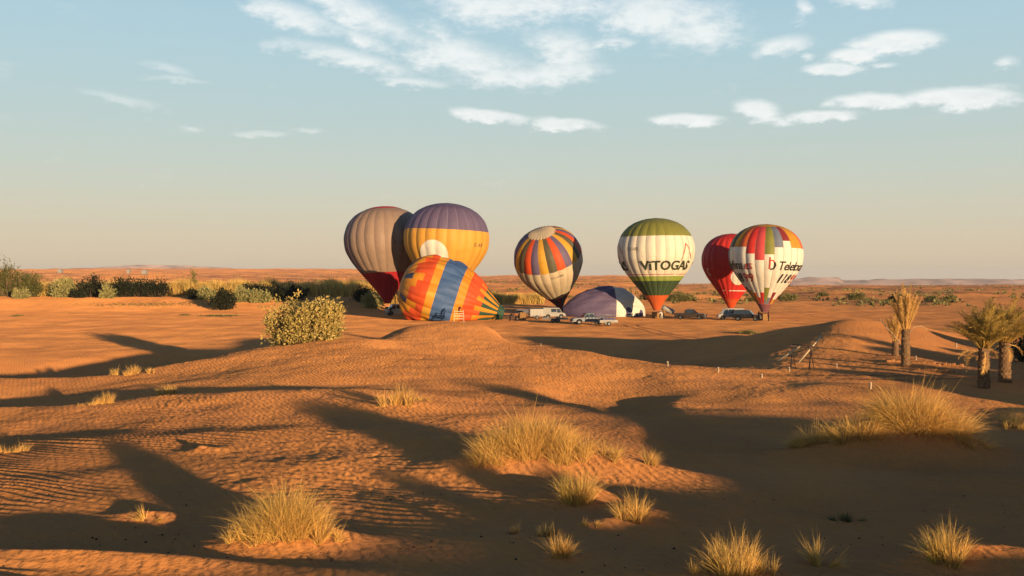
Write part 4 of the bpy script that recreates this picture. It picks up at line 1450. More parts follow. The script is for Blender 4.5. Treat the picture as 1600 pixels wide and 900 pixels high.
def palm(label, px, py, D, trunk_h, trunk_r, nfr, L, spread, mat, seed, droop=.9, group='date palms in the sand garden', leaf=.34, lean=0.0, stubs=11):
    r = np.random.default_rng(seed)
    x, y = at(px, D)
    z = gz(x, y)
    root = empty('palm_tree', (x, y, z), label, 'palm tree', group)
    # trunk: stacked rings of old leaf bases
    mb = MB()
    nst = max(6, int(trunk_h / .13))
    for i in range(nst):
        z0, z1 = -.15 + (trunk_h + .15) * i / nst, -.15 + (trunk_h + .15) * (i + 1) / nst
        tr = trunk_r * (1.05 - .18 * i / nst)
        ox = lean * z0 * .3
        n = stubs
        vs_, fs_ = [], []
        for k in range(n):
            a = 2 * math.pi * (k + .5 * (i % 2)) / n
            vs_.append((ox + math.cos(a) * tr * .86, math.sin(a) * tr * .86, z0))
        for k in range(n):
            a = 2 * math.pi * (k + .5 * (i % 2)) / n
            q = tr * (1.0 + .16 * r.random())
            vs_.append((ox + math.cos(a) * q, math.sin(a) * q, z1 + .02 + .06 * r.random()))
        for k in range(n):
            fs_.append((k, (k + 1) % n, n + (k + 1) % n, n + k))
        fs_.append(tuple(n + k for k in range(n)))
        mb.add(vs_, fs_)
    link('trunk', mesh_py('trunk', mb.v, mb.f, False), PALM_TRUNK, root)
    variants = [frond_mesh(L * (.85 + .1 * k), droop * (.7 + .35 * k), 58, leaf, seed * 10 + k) for k in range(4)]
    for me in variants: me.materials.append(mat)
    for k in range(nfr):
        a = k * 2.39996 + r.normal(0, .2)
        q = (k + .5) / nfr
        el = math.pi / 2 - spread * (q ** .8) + r.normal(0, .06)
        o = link('frond', variants[int(r.integers(0, 4))], None, root)
        o.location = (lean * trunk_h * .3 + math.cos(a) * trunk_r * .45 * q, math.sin(a) * trunk_r * .45 * q, trunk_h * (1 - .03 * q) - .05)
        o.rotation_euler = (r.normal(0, .25), -el, a)
        sc = (.75 + .3 * r.random()) * (1 - .12 * q)
        o.scale = (sc, sc, sc)
    # dead fronds hanging under the crown
    if spread > .7:
        dead = frond_mesh(L * .62, 1.0, 40, leaf * .7, seed * 10 + 7)
        dead.materials.append(FROND_D)
        for k in range(6):
            a = r.random() * 2 * math.pi
            o = link('frond', dead, None, root)
            o.location = (math.cos(a) * trunk_r * .6, math.sin(a) * trunk_r * .6, trunk_h * .97)
            o.rotation_euler = (r.normal(0, .3), -r.uniform(-.75, .15), a)
            sc = r.uniform(.6, 1.0)
            o.scale = (sc, sc, sc)
    return root


palm('green palm with dark lower trunk, left of the two at the right edge', 1537, 606, 46, 1.75, .26, 60, 2.15, .80, FROND_G, 3, .46, leaf=.40)
palm('green palm with sunlit trunk, right of the two at the right edge', 1570, 600, 48.5, 1.85, .28, 64, 2.25, .86, FROND_G, 5, .5, leaf=.42)
pd = palm('tall dry palm with tied up straw fronds and dark trunk', 1415, 573, 56, 1.95, .24, 40, 2.45, .40, FROND_D, 8, .10, leaf=.26)
palm('small dry palm with straw fronds left of the tied up one', 1399, 555, 62, .85, .2, 22, 1.8, .46, FROND_D, 11, .2, leaf=.26)
for pts in ([(-.3, 0, 1.3), (-.9, -.1, 1.9), (-1.5, -.15, 2.65)], [(.12, -.1, 1.75), (.4, -.1, 2.15), (.85, -.1, 2.2), (1.15, -.12, 2.0)]):
    m_ = MB().tube(pts, [.035, .03, .02] if len(pts) == 3 else [.03, .03, .025, .02], 6)
    m_.build('bare_rib', plain('pale_rib', (.42, .29, .17), .7, .2), pd, True)
x, y = at(1600, 60)
shrub('desert_bush', 'dark bush behind the palms at the right edge', 'bush', x, y, 2.6, 2.0, 2.4, 2600, .16, L_DARK, seed=77, stems=26)


# far scrub: low dark plants strewn over the plain behind the balloons
r = np.random.default_rng(91)
n = 5200
PXs = r.uniform(-60, 1660, n); Ds = np.exp(r.uniform(math.log(245), math.log(1500), n))
Xs, Ys = (PXs - 800) / F * Ds, Ds
kp = (perlin(Xs / 30.0 + 2, Ys / 45.0) + .5 * perlin(Xs / 9.0, Ys / 12.0 + 4)) > .06
Xs, Ys = Xs[kp], Ys[kp]
m = len(Xs)
rep_ = 9
hs_ = (.25 + .9 * r.random(m) ** 2)
Pp = np.column_stack([np.repeat(Xs, rep_), np.repeat(Ys, rep_), np.repeat(gza(Xs, Ys), rep_)])
hr_ = np.repeat(hs_, rep_)
Pp += np.column_stack([r.normal(0, 1, m * rep_) * hr_ * 1.1, r.normal(0, 1, m * rep_) * hr_ * .9, r.random(m * rep_) * hr_ * .8])
oo = np.array([0, 500.0, 0])
Vv, q, tn = leaves(Pp - oo, .8, r, r.random(m * rep_), np.tile([0, 0, .5], (m * rep_, 1)), .6)
tag(link('far_scrub', mesh_np('far_scrub', Vv, q, tint=tn, smooth=False), L_FAR, loc=oo), 'low scrub strewn over the far plain behind the balloons', 'scrub', kind='stuff')
# ------------------------------------------------------------------ vehicles
TYRE = plain('tyre_rubber', (.018, .018, .018), .85, .2)
RIMM = plain('wheel_rim', (.10, .10, .10), .5, .4, metal=.2)
GLASS = plain('dark_window_glass', (.02, .025, .03), .08, .8, var=.02)
CHROME = plain('bumper_metal', (.20, .20, .20), .5, .4, metal=.3)
LAMP = plain('headlight_glass', (.65, .65, .6), .15, .7)
REDLAMP = plain('tail_light', (.30, .02, .015), .3, .5)


def wheel(parent, x, y, r=.37, w=.24):
    n = 18
    mb = MB()
    prof = [(r * .62, -w / 2), (r * .93, -w / 2), (r, -w * .32), (r, w * .32), (r * .93, w / 2), (r * .62, w / 2)]
    vs_, fs_ = [], []
    for k in range(n):
        a = 2 * math.pi * k / n
        for (q, yy) in prof: vs_.append((math.cos(a) * q, yy, math.sin(a) * q))
    m = len(prof)
    for k in range(n):
        for j in range(m - 1):
            fs_.append((k * m + j, ((k + 1) % n) * m + j, ((k + 1) % n) * m + j + 1, k * m + j + 1))
    mb.add(vs_, fs_)
    t = link('wheel', mesh_py('wheel', mb.v, mb.f), TYRE, parent, (x, y, r))
    rb = MB()
    rb.tube([(0, -w * .36, 0), (0, w * .36, 0)], r * .64, 14)
    rb.tube([(0, -w * .46, 0), (0, w * .46, 0)], r * .2, 10)
    link('rim', mesh_py('rim', rb.v, rb.f, False), RIMM, t)
    return t


def arch(x, r=.46, z0=.42, n=7):
    return [(x + r * math.cos(a), z0 + r * math.sin(a) * .95) for a in np.linspace(0, math.pi, n)]


def quad_on(parent, name, mat, pts):
    return link(name, mesh_py(name, pts, [tuple(range(len(pts)))], False), mat, parent)


def vehicle(name, label, cat, px, py, heading, kind, paint, scale=1.0, D=None, group='vehicles of the balloon crews', roof=None):
    x, y = hit(px, py, 110, 400) if D is None else at(px, D)
    root = empty(name, (x, y, gz(x, y)), label, cat, group, heading)
    root.scale = (scale,) * 3
    W2 = .88
    if kind == 'pickup':
        fx, rx = 1.62, -1.55
        low = [(2.55, .45)] + arch(fx)[:] + arch(rx)[:] + [(-2.6, .5), (-2.62, 1.02), (-.75, 1.05), (1.05, 1.08), (2.3, .99), (2.56, .85)]
        cab = [(1.12, 1.06), (.42, 1.70), (-.30, 1.74), (-.72, 1.66), (-.80, 1.04)]
        side = [[(.92, 1.12), (.38, 1.60), (.12, 1.62), (.12, 1.12)], [(.04, 1.12), (.04, 1.62), (-.28, 1.64), (-.62, 1.58), (-.68, 1.12)]]
        ws, rw, Ln = ((1.10, 1.10), (.46, 1.66)), ((-.74, 1.60), (-.815, 1.12)), 2.58
    elif kind == 'suv':
        fx, rx = 1.40, -1.35
        low = [(2.2, .45)] + arch(fx) + arch(rx) + [(-2.2, .5), (-2.25, 1.05), (.95, 1.08), (2.0, 1.0), (2.22, .85)]
        cab = [(1.08, 1.06), (.45, 1.74), (-.6, 1.80), (-2.0, 1.74), (-2.22, 1.04)]
        side = [[(.88, 1.13), (.40, 1.64), (.02, 1.67), (.02, 1.13)], [(-.06, 1.13), (-.06, 1.67), (-.95, 1.68), (-.95, 1.13)], [(-1.03, 1.13), (-1.03, 1.68), (-1.9, 1.64), (-2.08, 1.13)]]
        ws, rw, Ln = ((1.06, 1.10), (.48, 1.70)), ((-2.04, 1.68), (-2.225, 1.12)), 2.22
    else:   # van
        fx, rx = 1.35, -1.35
        low = [(2.2, .45)] + arch(fx) + arch(rx) + [(-2.3, .5), (-2.32, 1.10), (1.5, 1.12), (2.05, 1.05), (2.22, .8)]
        cab = [(1.62, 1.10), (1.05, 2.0), (.8, 2.08), (-2.25, 2.10), (-2.31, 1.08)]
        side = [[(1.42, 1.18), (1.0, 1.86), (.5, 1.9), (.5, 1.18)], [(.38, 1.25), (.38, 1.88), (-.7, 1.88), (-.7, 1.25)]]
        ws, rw, Ln = ((1.60, 1.14), (1.08, 1.96)), ((-2.275, 1.9), (-2.315, 1.25)), 2.26
    tp = lambda xx, zz: 1.0 - .16 * max(0, zz - 1.05)
    b_ = MB().prism(low, -W2, W2)
    body = b_.build('body', paint, root, False, .035)
    cb = MB().prism(cab, -W2 * .985, W2 * .985, tp).build('cabin', roof or paint, root, False, .04)
    for sg in (-1, 1):
        for pl in side:
            quad_on(cb, 'window', GLASS, [(xx, sg * (W2 * .985 * tp(xx, zz) + .008), zz) for xx, zz in pl])
        hl = MB().box(Ln - .10, Ln + .0, sg * .62 - .14, sg * .62 + .14, .72, .90)
        hl.build('headlight', LAMP, root, False, .02)
        MB().box(-Ln - .05, -Ln + .02, sg * .76 - .07, sg * .76 + .07, .72, .98).build('tail_light', REDLAMP, root, False, .01)
        MB().box(.82, .94, sg * .98 - .09, sg * .98 + .07, 1.10, 1.25).build('mirror', DARKSTEEL, root, False, .02)
        for xx in (fx, rx): wheel(root, xx, sg * (W2 - .1))
        MB().box(.10, .115, sg * (W2 + .004) - .003, sg * (W2 + .004) + .003, .55, 1.04).build('door_seam', DARKSTEEL, body)
        MB().box(-.28, -.08, sg * (W2 + .015) - .012, sg * (W2 + .015) + .012, .92, .95).build('door_handle', CHROME, body)
    (ax, az_), (bx, bz) = ws
    n_ = .012
    quad_on(cb, 'windscreen', GLASS, [(ax + n_, -W2 * .9, az_ + n_), (ax + n_, W2 * .9, az_ + n_), (bx + n_, W2 * .82, bz + n_), (bx + n_, -W2 * .82, bz + n_)])
    (ax, az_), (bx, bz) = rw
    quad_on(cb, 'rear_window', GLASS, [(ax - .03, -W2 * .75, az_), (ax - .03, W2 * .75, az_), (bx - .03, W2 * .82, bz), (bx - .03, -W2 * .82, bz)])
    MB().box(Ln - .06, Ln + .10, -W2, W2, .42, .60).build('bumper', CHROME, root, False, .03)
    MB().box(-Ln - .16, -Ln - .02, -W2, W2, .45, .60).build('bumper', CHROME, root, False, .03)
    MB().box(Ln - .04, Ln + .012, -.45, .45, .70, .90).build('grille', DARKSTEEL, root, False, .01)
    if kind == 'pickup':
        MB().box(-2.5, -.9, -.72, .72, 1.0, 1.06).build('load_bed', DARKSTEEL, root)
        for sg in (-1, 1):
            MB().tube([(-.85, sg * .74, 1.05), (-.85, sg * .70, 1.72), ], .035, 6).build('roll_bar', DARKSTEEL, root, True)
    return root


SILVER = plain('silver_blue_paint', (.085, .115, .15), .45, .4, metal=0, var=.05)
BLACKP = plain('black_paint', (.015, .014, .014), .3, .5, var=.05)
BROWNP = plain('dark_brown_paint', (.05, .035, .025), .4, .4, var=.1)
WHITEP = plain('white_paint', (.30, .285, .26), .4, .4, var=.06)
GREYP = plain('grey_paint', (.19, .18, .165), .4, .4, var=.08)
CREAMP = plain('cream_paint', (.40, .33, .23), .5, .3, var=.08)

vehicle('pickup_truck', 'silver blue double cab pickup in front of the violet lying balloon', 'pickup', 919, 507, R(192), 'pickup', SILVER)
vehicle('pickup_truck', 'black pickup on the sand right of the lettered cream balloon', 'pickup', 1079, 499, R(-22), 'pickup', BROWNP)
vehicle('parked_van', 'white van with a round dark emblem, left of the patchwork balloon basket', 'van', 1141, 500, R(176), 'van', WHITEP, .92)
vehicle('parked_car', 'black off road car with pale roof beside the patchwork balloon basket', 'car', 1167, 501, R(-20), 'suv', BLACKP, 1.0, roof=None)
vehicle('parked_van', 'cream van half hidden behind the left end of the orange lying balloon', 'van', 621, 490, R(200), 'van', CREAMP, 1.0, D=188)
vehicle('parked_van', 'grey van behind the flat trailer, right of the white box trailer', 'van', 864, 498, R(20), 'van', GREYP, .9)
vans = [o for o in bpy.data.objects if o.name.startswith('parked_van')]
for o in vans:
    if 'emblem' in o['label']:
        ring = MB()
        n = 26
        vv = []
        for k in range(n + 1):
            a = R(140) + R(260) * k / n
            for q in (.24, .36): vv.append((-1.35 + math.cos(a) * q, .905, 1.18 + math.sin(a) * q))
        ring.add(vv, [(2 * k, 2 * k + 1, 2 * k + 3, 2 * k + 2) for k in range(n)])
        link('emblem', mesh_py('emblem', ring.v, ring.f, False), DARKSTEEL, o)
for o in [o for o in bpy.data.objects if o.name.startswith('parked_car')]:
    MB().prism([(.42, 1.755), (-.6, 1.815), (-1.98, 1.755), (-1.98, 1.78), (-.6, 1.845), (.42, 1.785)], -.72, .72).build('roof_panel', WHITEP, o, False, .0)


def trailer(label, px, py, rz, L, H, mat, kind):
    x, y = hit(px, py, 110, 400)
    root = empty('trailer', (x, y, gz(x, y)), label, 'trailer', 'vehicles of the balloon crews', rz)
    if kind == 'box':
        MB().box(-L / 2, L / 2, -.8, .8, .5, .5 + H).build('box_body', mat, root, False, .04)
        MB().box(-L / 2 - .03, -L / 2 - .01, -.7, .7, .6, .35 + H).build('rear_door', GREYP, root)
        for xx in np.linspace(-L / 2 + .15, L / 2 - .15, 5):
            MB().box(xx - .02, xx + .02, -.83, -.805, .55, .45 + H).build('rib', CHROME, root)
    else:
        MB().box(-L / 2, L / 2, -.85, .85, .48, .58).build('deck', GREYP, root, False, .01)
        for sy in (-.83, .83):
            MB().box(-L / 2, L / 2, sy - .02, sy + .02, .60, .60 + H * .25).build('side_board', mat, root)
        if kind == 'cage':
            for xx in np.linspace(-L / 2 + .05, L / 2 - .05, 6):
                for sy in (-.8, .8):
                    MB().tube([(xx, sy, .6), (xx, sy, .6 + H)], .025, 6).build('upright', CHROME, root, True)
            for sy in (-.8, .8):
                MB().tube([(-L / 2, sy, .6 + H), (L / 2, sy, .6 + H)], .03, 6).build('top_rail', CHROME, root, True)
            MB().box(-L / 2 + .25, L / 2 - .4, -.6, .6, .60, .6 + H * .55).build('folded_load', fab('indigo'), root, False, .12)
    for sy in (-.92, .92):
        for xx in ((-.35, .35) if L > 3 else (0,)):
            wheel(root, xx, sy, .32, .2)
        MB().box(-.8, .8, sy - .10, sy + .10, .68, .71).build('mudguard', DARKSTEEL, root)
    MB().tube([(L / 2, 0, .5), (L / 2 + 1.1, 0, .46)], .045, 6).build('tow_bar', DARKSTEEL, root, True)
    MB().tube([(L / 2 + .9, .12, .02), (L / 2 + .9, .12, .5)], .03, 6).build('jockey_leg', CHROME, root, True)
    return root


trailer('white box trailer right of the orange balloon basket', 838, 499, R(8), 2.4, 1.25, WHITEP, 'box')
trailer('dark blue low box trailer behind the orange balloon burner', 816, 494, R(5), 2.2, .75, plain('navy_paint', (.05, .06, .09), .4, .4), 'box')
trailer('long flat trailer between the white box trailer and the silver pickup', 868, 504, R(-6), 4.0, .5, GREYP, 'flat')
trailer('open railed trailer just behind the silver pickup', 949, 509, R(190), 2.7, .95, GREYP, 'cage')

# white rolled bag, tilted
x, y = hit(1044, 494, 110, 400)
z = gz(x, y)
rb = MB()
pts, rad = [], []
for k in range(9):
    s = k / 8
    pts.append(Vector((-1.05 + 2.1 * s, 0, 1.62 - 1.0 * s)))
    rad.append(.50 + .04 * math.sin(k * 2.3) if 0 < k < 8 else .40)
rb.tube(pts, rad, 16)
tag(rb.build('rolled_bag', WHITEP, None, True, 0, (x, y, z)), 'white cylindrical roll tipped on the sand right of the lettered balloon base', 'roll')
prop = bpy.data.objects['rolled_bag']
MB().box(-.9, -.55, -.3, .3, 0, 1.12).build('support_crate', WICKER, prop, False, .03)

# ------------------------------------------------------------------ people
SKIN = plain('skin', (.28, .15, .09), .6, .3, var=.05)
HAIR = plain('dark_hair', (.02, .015, .012), .7, .2)
CLOTH = {}


def cloth(n, c):
    return plain('cloth_' + n, c, .9, .1, var=.15, vscale=8)


def person(label, px, py, top, legs, facing=0.0, pose='stand', D=None, hat=None, scale=1.0):
    x, y = hit(px, py, 110, 400) if D is None else at(px, D)
    P = {}
    if pose == 'stand':
        P = dict(pel=(0, 0, .94), ches=(0, .02, 1.30), neck=(0, .02, 1.47), head=(0, .03, 1.62), crown=(0, .03, 1.74),
                 sl=(-.19, .02, 1.40), el=(-.26, .03, 1.14), hl=(-.25, .14, .90), fl=(-.25, .17, .80), sr=(.19, .02, 1.40), er=(.27, .03, 1.14), hr=(.24, .15, .92), fr=(.24, .18, .82),
                 kl=(-.12, .03, .50), al=(-.13, 0, .09), tl=(-.14, .15, .04), kr=(.12, .03, .50), ar=(.15, -.02, .09), tr=(.17, .13, .04))
    elif pose == 'reach':
        P = dict(pel=(0, 0, .92), ches=(0, .10, 1.28), neck=(0, .14, 1.44), head=(0, .18, 1.58), crown=(0, .20, 1.70),
                 sl=(-.20, .10, 1.38), el=(-.32, .30, 1.30), hl=(-.28, .52, 1.38), fl=(-.27, .60, 1.42), sr=(.20, .10, 1.38), er=(.34, .22, 1.55), hr=(.36, .36, 1.80), fr=(.36, .40, 1.89),
                 kl=(-.14, .08, .50), al=(-.16, .0, .09), tl=(-.17, .15, .04), kr=(.14, .0, .50), ar=(.18, -.14, .09), tr=(.2, .0, .04))
    else:   # bend: leaning over with arms forward
        P = dict(pel=(0, -.12, .82), ches=(0, .16, 1.08), neck=(0, .30, 1.18), head=(0, .40, 1.26), crown=(0, .46, 1.36),
                 sl=(-.20, .22, 1.14), el=(-.24, .38, .90), hl=(-.20, .56, .76), fl=(-.19, .64, .72), sr=(.20, .22, 1.14), er=(.24, .40, .92), hr=(.18, .58, .80), fr=(.17, .66, .77),
                 kl=(-.14, .10, .46), al=(-.15, -.04, .09), tl=(-.16, .11, .04), kr=(.14, .06, .46), ar=(.16, -.10, .09), tr=(.17, .05, .04))
    names = list(P)
    rad = dict(pel=(.155, .115), ches=(.17, .12), neck=(.06, .06), head=(.085, .105), crown=(.06, .075), sl=(.075, .075), sr=(.075, .075), el=(.05, .05), er=(.05, .05),
               hl=(.038, .038), hr=(.038, .038), fl=(.03, .045), fr=(.03, .045), kl=(.072, .072), kr=(.072, .072), al=(.048, .05), ar=(.048, .05), tl=(.045, .035), tr=(.045, .035))
    ed = [('pel', 'ches'), ('ches', 'neck'), ('neck', 'head'), ('head', 'crown'), ('ches', 'sl'), ('sl', 'el'), ('el', 'hl'), ('hl', 'fl'), ('ches', 'sr'), ('sr', 'er'), ('er', 'hr'), ('hr', 'fr'),
          ('pel', 'kl'), ('kl', 'al'), ('al', 'tl'), ('pel', 'kr'), ('kr', 'ar'), ('ar', 'tr')]
    me = bpy.data.meshes.new('person_bones')
    me.from_pydata([P[n] for n in names], [(names.index(a), names.index(c)) for a, c in ed], [])
    ob = bpy.data.objects.new('person_bones', me)
    COL.objects.link(ob)
    sk = ob.modifiers.new('skin', 'SKIN')
    for i, n in enumerate(names):
        me.skin_vertices[0].data[i].radius = rad[n]
    me.skin_vertices[0].data[0].use_root = True
    sb = ob.modifiers.new('sub', 'SUBSURF')
    sb.levels = 2
    dg = bpy.context.evaluated_depsgraph_get()
    body = bpy.data.meshes.new_from_object(ob.evaluated_get(dg))
    bpy.data.objects.remove(ob)
    bpy.data.meshes.remove(me)
    body.name = 'person'
    head, neck, pel = Vector(P['head']), Vector(P['neck']), P['pel'][2]
    mats = [SKIN, HAIR, top, legs, DARKSTEEL]
    for m in mats: body.materials.append(m)
    up = (Vector(P['crown']) - head).normalized()
    hands = [Vector(P['fl']), Vector(P['fr'])]
    for p in body.polygons:
        c = p.center
        q = 2
        if (c - head).length < .19 and (c - neck).dot(up) > .03:
            q = 1 if (c - head).dot(up) > .04 or (c - head).dot(Vector((0, 1, 0))) < -.02 else 0
        elif min((c - h).length for h in hands) < .09: q = 0
        elif c.z < .09: q = 4
        elif c.z < pel + .02 and (c - Vector(P['ches'])).length > .3 and min((c - Vector(P[k])).length for k in ('kl', 'kr', 'al', 'ar', 'pel')) < min((c - Vector(P[k])).length for k in ('hl', 'hr', 'el', 'er')): q = 3
        p.material_index = q
        p.use_smooth = True
    o = link('person', body, None)
    o.location = (x, y, gz(x, y))
    o.rotation_euler = (0, 0, facing)
    o.scale = (scale,) * 3
    tag(o, label, 'person', 'balloon crew and visitors')
    # nose and ears so that the head reads as a head
    nb = MB()
    f = Vector((0, 1, 0))
    nb.add([head + f * .10 + Vector((-.015, 0, -.02)), head + f * .10 + Vector((.015, 0, -.02)), head + f * .13 + Vector((0, 0, -.02)), head + f * .10 + Vector((0, 0, .03))], [(0, 1, 2), (0, 2, 3), (1, 3, 2), (0, 3, 1)])
    link('nose', mesh_py('nose', nb.v, nb.f), SKIN, o)
    return o


person('person in dark clothes standing before the cream van at the left balloons', 610, 493, cloth('charcoal', (.03, .03, .035)), cloth('black', (.015, .015, .018)), R(160), 'stand', 184)
person('person in maroon jacket behind the wooden stand at the orange balloon', 718, 499, cloth('maroon', (.13, .02, .025)), cloth('brown', (.06, .04, .03)), R(-15), 'bend', 160.2)
person('person in dark jacket bending at the burner of the orange balloon', 797, 502, cloth('charcoal', (.03, .03, .035)), cloth('navy', (.03, .035, .06)), R(-60), 'bend')
person('person in rust shirt beside the fallen basket of the orange balloon', 806, 502, cloth('rust', (.28, .09, .04)), cloth('black', (.015, .015, .018)), R(70), 'bend')
person('person in dark coat at the left of the patchwork balloon basket', 1186, 502, cloth('darkbrown', (.05, .03, .025)), cloth('black', (.015, .015, .018)), R(-50), 'stand', 164)
person('person in dark red coat at the right of the patchwork balloon basket', 1201, 502, cloth('wine', (.10, .025, .02)), cloth('black', (.015, .015, .018)), R(60), 'stand', 164)
person('person in white robe beside the lettered cream balloon basket', 1034, 497, cloth('white', (.65, .62, .56)), cloth('offwhite', (.55, .52, .46)), R(40), 'bend', 174)

# wooden stand at the orange balloon
x, y = at(717, 159)
st = empty('wooden_stand', (x, y, gz(x, y)), 'pale wooden stand with slatted rails in front of the orange lying balloon', 'stand', None, R(4))
PALEWOOD = plain('pale_wood', (.60, .46, .28), .7, .2, var=.15)
for sx in (-.72, .72):
    MB().tube([(sx * 1.08, -.2, -.05), (sx * .95, .1, 2.05)], .06, 8).build('leg', PALEWOOD, st, True)
    MB().tube([(sx * 1.08, .65, -.05), (sx * .95, .12, 1.95)], .05, 8).build('leg', PALEWOOD, st, True)
for zz in (.62, 1.02, 1.42, 1.78):
    MB().box(-.72, .72, -.06, -.02, zz, zz + .11).build('rail', PALEWOOD, st, False, .01, (0, .04 * zz, 0))

MB().box(-.75, .75, .1, .75, 1.18, 1.24).build('platform', PALEWOOD, st, False, .01)
for o in bpy.data.objects:
    if 'maroon jacket' in str(o.get('label', '')):
        o.location = (st.location.x + .02, st.location.y + .42, st.location.z + 1.24)
        o['label'] = 'person in maroon jacket leaning over on the pale wooden stand'

# ------------------------------------------------------------------ things of the sand garden on the right
IRON = plain('rusty_iron', (.06, .04, .035), .7, .3, metal=.3)
sx0, sy0 = hit(1238, 577); sx1, sy1 = hit(1267, 579)
mx, my = (sx0 + sx1) / 2, (sy0 + sy1) / 2
fr = empty('tripod_rack', (mx, my, gz(mx, my)), 'dark iron rack of two tripods joined by a bar, left of the dry palms', 'rack')
hh = 1.18
for (tx, ty) in ((sx0 - mx, sy0 - my), (sx1 - mx, sy1 - my)):
    for k in range(3):
        a = R(90 + 120 * k + 20)
        MB().tube([(tx + math.cos(a) * .20, ty + math.sin(a) * .2, -.1), (tx - math.cos(a) * .05, ty - math.sin(a) * .05, hh + .06)], .022, 6).build('leg', IRON, fr, True)
    MB().box(tx - .13, tx + .13, ty - .07, ty + .07, hh, hh + .1).build('clamp', IRON, fr, False, .02)
MB().tube([(sx0 - mx, sy0 - my, hh + .13), (sx1 - mx, sy1 - my, hh + .13)], .024, 6).build('crossbar', IRON, fr, True)
# poles leaning on the rack
for (a, b_, lab) in (((1215, 556, 60), (1250, 541, 60), 'pale pole leaning behind the left tripod'), ((1248, 553, 58), (1284, 524, 58), 'thicker pale pole leaning behind the right tripod')):
    p, q = [Vector((*at(u[0], u[2]), zy(u[2], u[1]))) for u in (a, b_)]
    g0 = gz(p.x, p.y); p.z = g0 + .02
    q.z = max(q.z, gz(q.x, q.y) + .1)
    o = MB().tube([p - p, q - p], .05, 8).build('leaning_pole', PALEWOOD, None, True, 0, p)
    tag(o, lab, 'pole')

STAKE = plain('whitewash', (.50, .37, .25), .85, .1, var=.15)
STK = [(845, 541, .30, 'small pale stake beyond the dune shoulder, nearest the vehicles'), (1043, 573, .30, 'pale stake on the dune edge, leftmost of the garden row'), (1122, 582, .30, 'pale stake second along the dune edge'),
       (1190, 591, .20, 'low stub of a stake between dune edge stakes'), (1233, 580, .26, 'pale stake in front of the iron rack'), (1307, 574, .26, 'pale stake right of the iron rack'),
       (1360, 608, .34, 'largest pale stake above the haystack grass'), (1431, 563, .28, 'pale stake at the foot of the tied up dry palm'), (1494, 543, .34, 'pale stake on the shaded bank between the palms')]
for (px, py, h, lab) in STK:
    x, y = hit(px, py)
    h *= .72
    mb = MB()
    w = .05 + .015 * random.random()
    mb.tube([(0, 0, -.1), (.01, 0, h * .6), (.03 * random.uniform(-1, 1), .02, h)], [w, w * .95, w * .8], 7)
    mb.tube([(0, 0, h * .99), (0, 0, h + .05)], [w * 1.15, w * .9], 7)
    tag(mb.build('marker_stake', STAKE, None, True, 0, (x, y, gz(x, y))), lab, 'stake', 'pale stakes round the sand garden')

# low mud kerbs round the planted beds
MUD = plain('mud_brick', (.36, .165, .065), .95, .05, var=.25, vscale=5, bump=.6, bscale=9)
for (p0, p1, n, lab) in (((1385, 566), (1412, 566), 4, 'low mud kerb left of the tied up dry palm'), ((1424, 567), (1470, 571), 6, 'low mud kerb right of the tied up dry palm'),
                         ((1474, 570), (1506, 573), 5, 'low mud kerb nearest the green palms'), ((1430, 578), (1500, 584), 8, 'front mud kerb between dry and green palms')):
    a, c = Vector((*hit(*p0), 0)), Vector((*hit(*p1), 0))
    mid = (a + c) / 2
    z = gz(mid.x, mid.y)
    k = empty('mud_kerb', (mid.x, mid.y, z), lab, 'kerb', 'mud kerbs round the palm beds')
    d = (c - a); L = d.length / n
    ang = math.atan2(d.y, d.x)
    for i in range(n):
        p = a + d * ((i + .5) / n)
        h = .08 + .10 * random.random()
        ob = MB().box(-L * .56, L * .5, -.14, .14, -.15, h).build('block', MUD, k, False, .055)
        ob.location = (p.x - mid.x, p.y - mid.y, gz(p.x, p.y) - z)
        ob.rotation_euler = (random.uniform(-.05, .05), random.uniform(-.06, .06), ang + random.uniform(-.08, .08))

# dung and small stones scattered in the foreground shade
r = np.random.default_rng(31)
vs_, fs_ = [], []
for i in range(340):
    px, py = r.uniform(0, 1600), r.uniform(770, 899)
    D = 12.2 + (900 - py) / 150 * 8
    x, y = (px - 800) / F * D, D
    if perlin(np.array([x / 2.2]), np.array([y / 2.2 + 5]))[0] < .02: continue
    s = .008 + .018 * r.random() ** 2
    z = gz(x, y)
    k = len(vs_)
    for (dx, dy, dz) in ((1, 0, 0), (0, 1, 0), (-1, 0, 0), (0, -1, 0), (0, 0, .8), (0, 0, -.5)):
        vs_.append((x + dx * s * r.uniform(.7, 1.4), y + dy * s * r.uniform(.7, 1.4), z + .4 * s + dz * s))
    fs_ += [(k + a, k + c, k + 4) for a, c in ((0, 1), (1, 2), (2, 3), (3, 0))] + [(k + c, k + a, k + 5) for a, c in ((0, 1), (1, 2), (2, 3), (3, 0))]
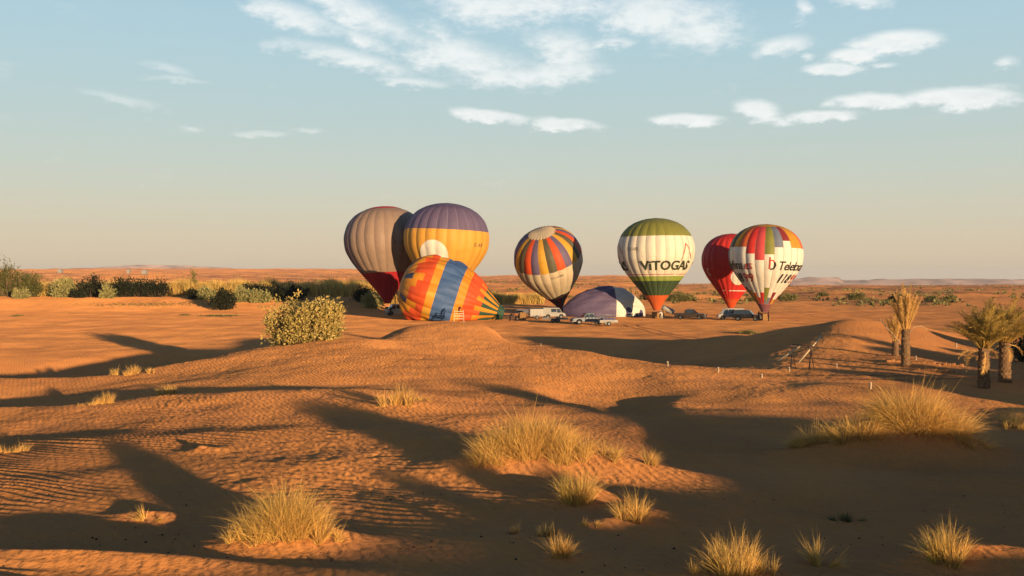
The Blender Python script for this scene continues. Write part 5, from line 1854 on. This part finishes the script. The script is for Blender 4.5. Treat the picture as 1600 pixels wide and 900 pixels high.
tag(link('dung_pellets', mesh_py('dung_pellets', vs_, fs_), plain('dung', (.05, .035, .025), .95, .05)), 'small dark dung pellets and stones scattered on the shaded sand', 'pellets', kind='stuff')
# one orange clod lying on the rippled slope
x, y = hit(316, 702)
rk = MB()
bmk = bmesh.new()
bmesh.ops.create_icosphere(bmk, subdivisions=2, radius=1)
for v_ in bmk.verts:
    n_ = 1 + .35 * float(perlin(np.array([v_.co.x * 1.3 + 3]), np.array([v_.co.y * 1.3 + v_.co.z]))[0])
    v_.co = Vector((v_.co.x * .12 * n_, v_.co.y * .09 * n_, v_.co.z * .05 * n_))
me = bpy.data.meshes.new('sand_clod')
bmk.to_mesh(me)
bmk.free()
tag(link('sand_clod', me, MUD, None, (x, y, gz(x, y) + .03)), 'lone orange clod on the rippled slope at left', 'clod')
# small white houses far out on the left plain
for (px, py, w, lab) in ((94, 424, 6, 'tiny white house far left on the plain'), (201, 425, 4, 'tiny white house in the middle of the far plain'), (226, 426, 7, 'tiny white house, rightmost on the far left plain')):
    x, y = hit(px, py + 1.5, 700, 2600)
    D = y
    z = gz(x, y)
    s = D / F
    hs = empty('far_house', (x, y, z), lab, 'house', 'white houses on the far plain')
    MB().box(-w * s / 2, w * s / 2, -3, 3, -1, 4.2).build('wall', WHITEP, hs)
    MB().box(-w * s / 2 - .2, w * s / 2 + .2, -3.2, 3.2, 4.21, 4.6).build('roof', GREYP, hs)

# ------------------------------------------------------------------ the dusty evening air
hz = MB().box(-14500, 14500, -14500, 14500, -110, 130).build('haze', None)
hz.data.materials.clear()
hm = bpy.data.materials.new('dusty_air')
hm.use_nodes = True
nt_ = hm.node_tree
nt_.nodes.clear()
o_ = nt_.nodes.new('ShaderNodeOutputMaterial')
pv = nt_.nodes.new('ShaderNodeVolumePrincipled')
pv.inputs['Color'].default_value = (.70, .78, .92, 1)
pv.inputs['Density'].default_value = 5e-5
nt_.links.new(pv.outputs[0], o_.inputs['Volume'])
hz.data.materials.append(hm)
tag(hz, 'thin dusty evening air over the plain', 'haze', kind='stuff')
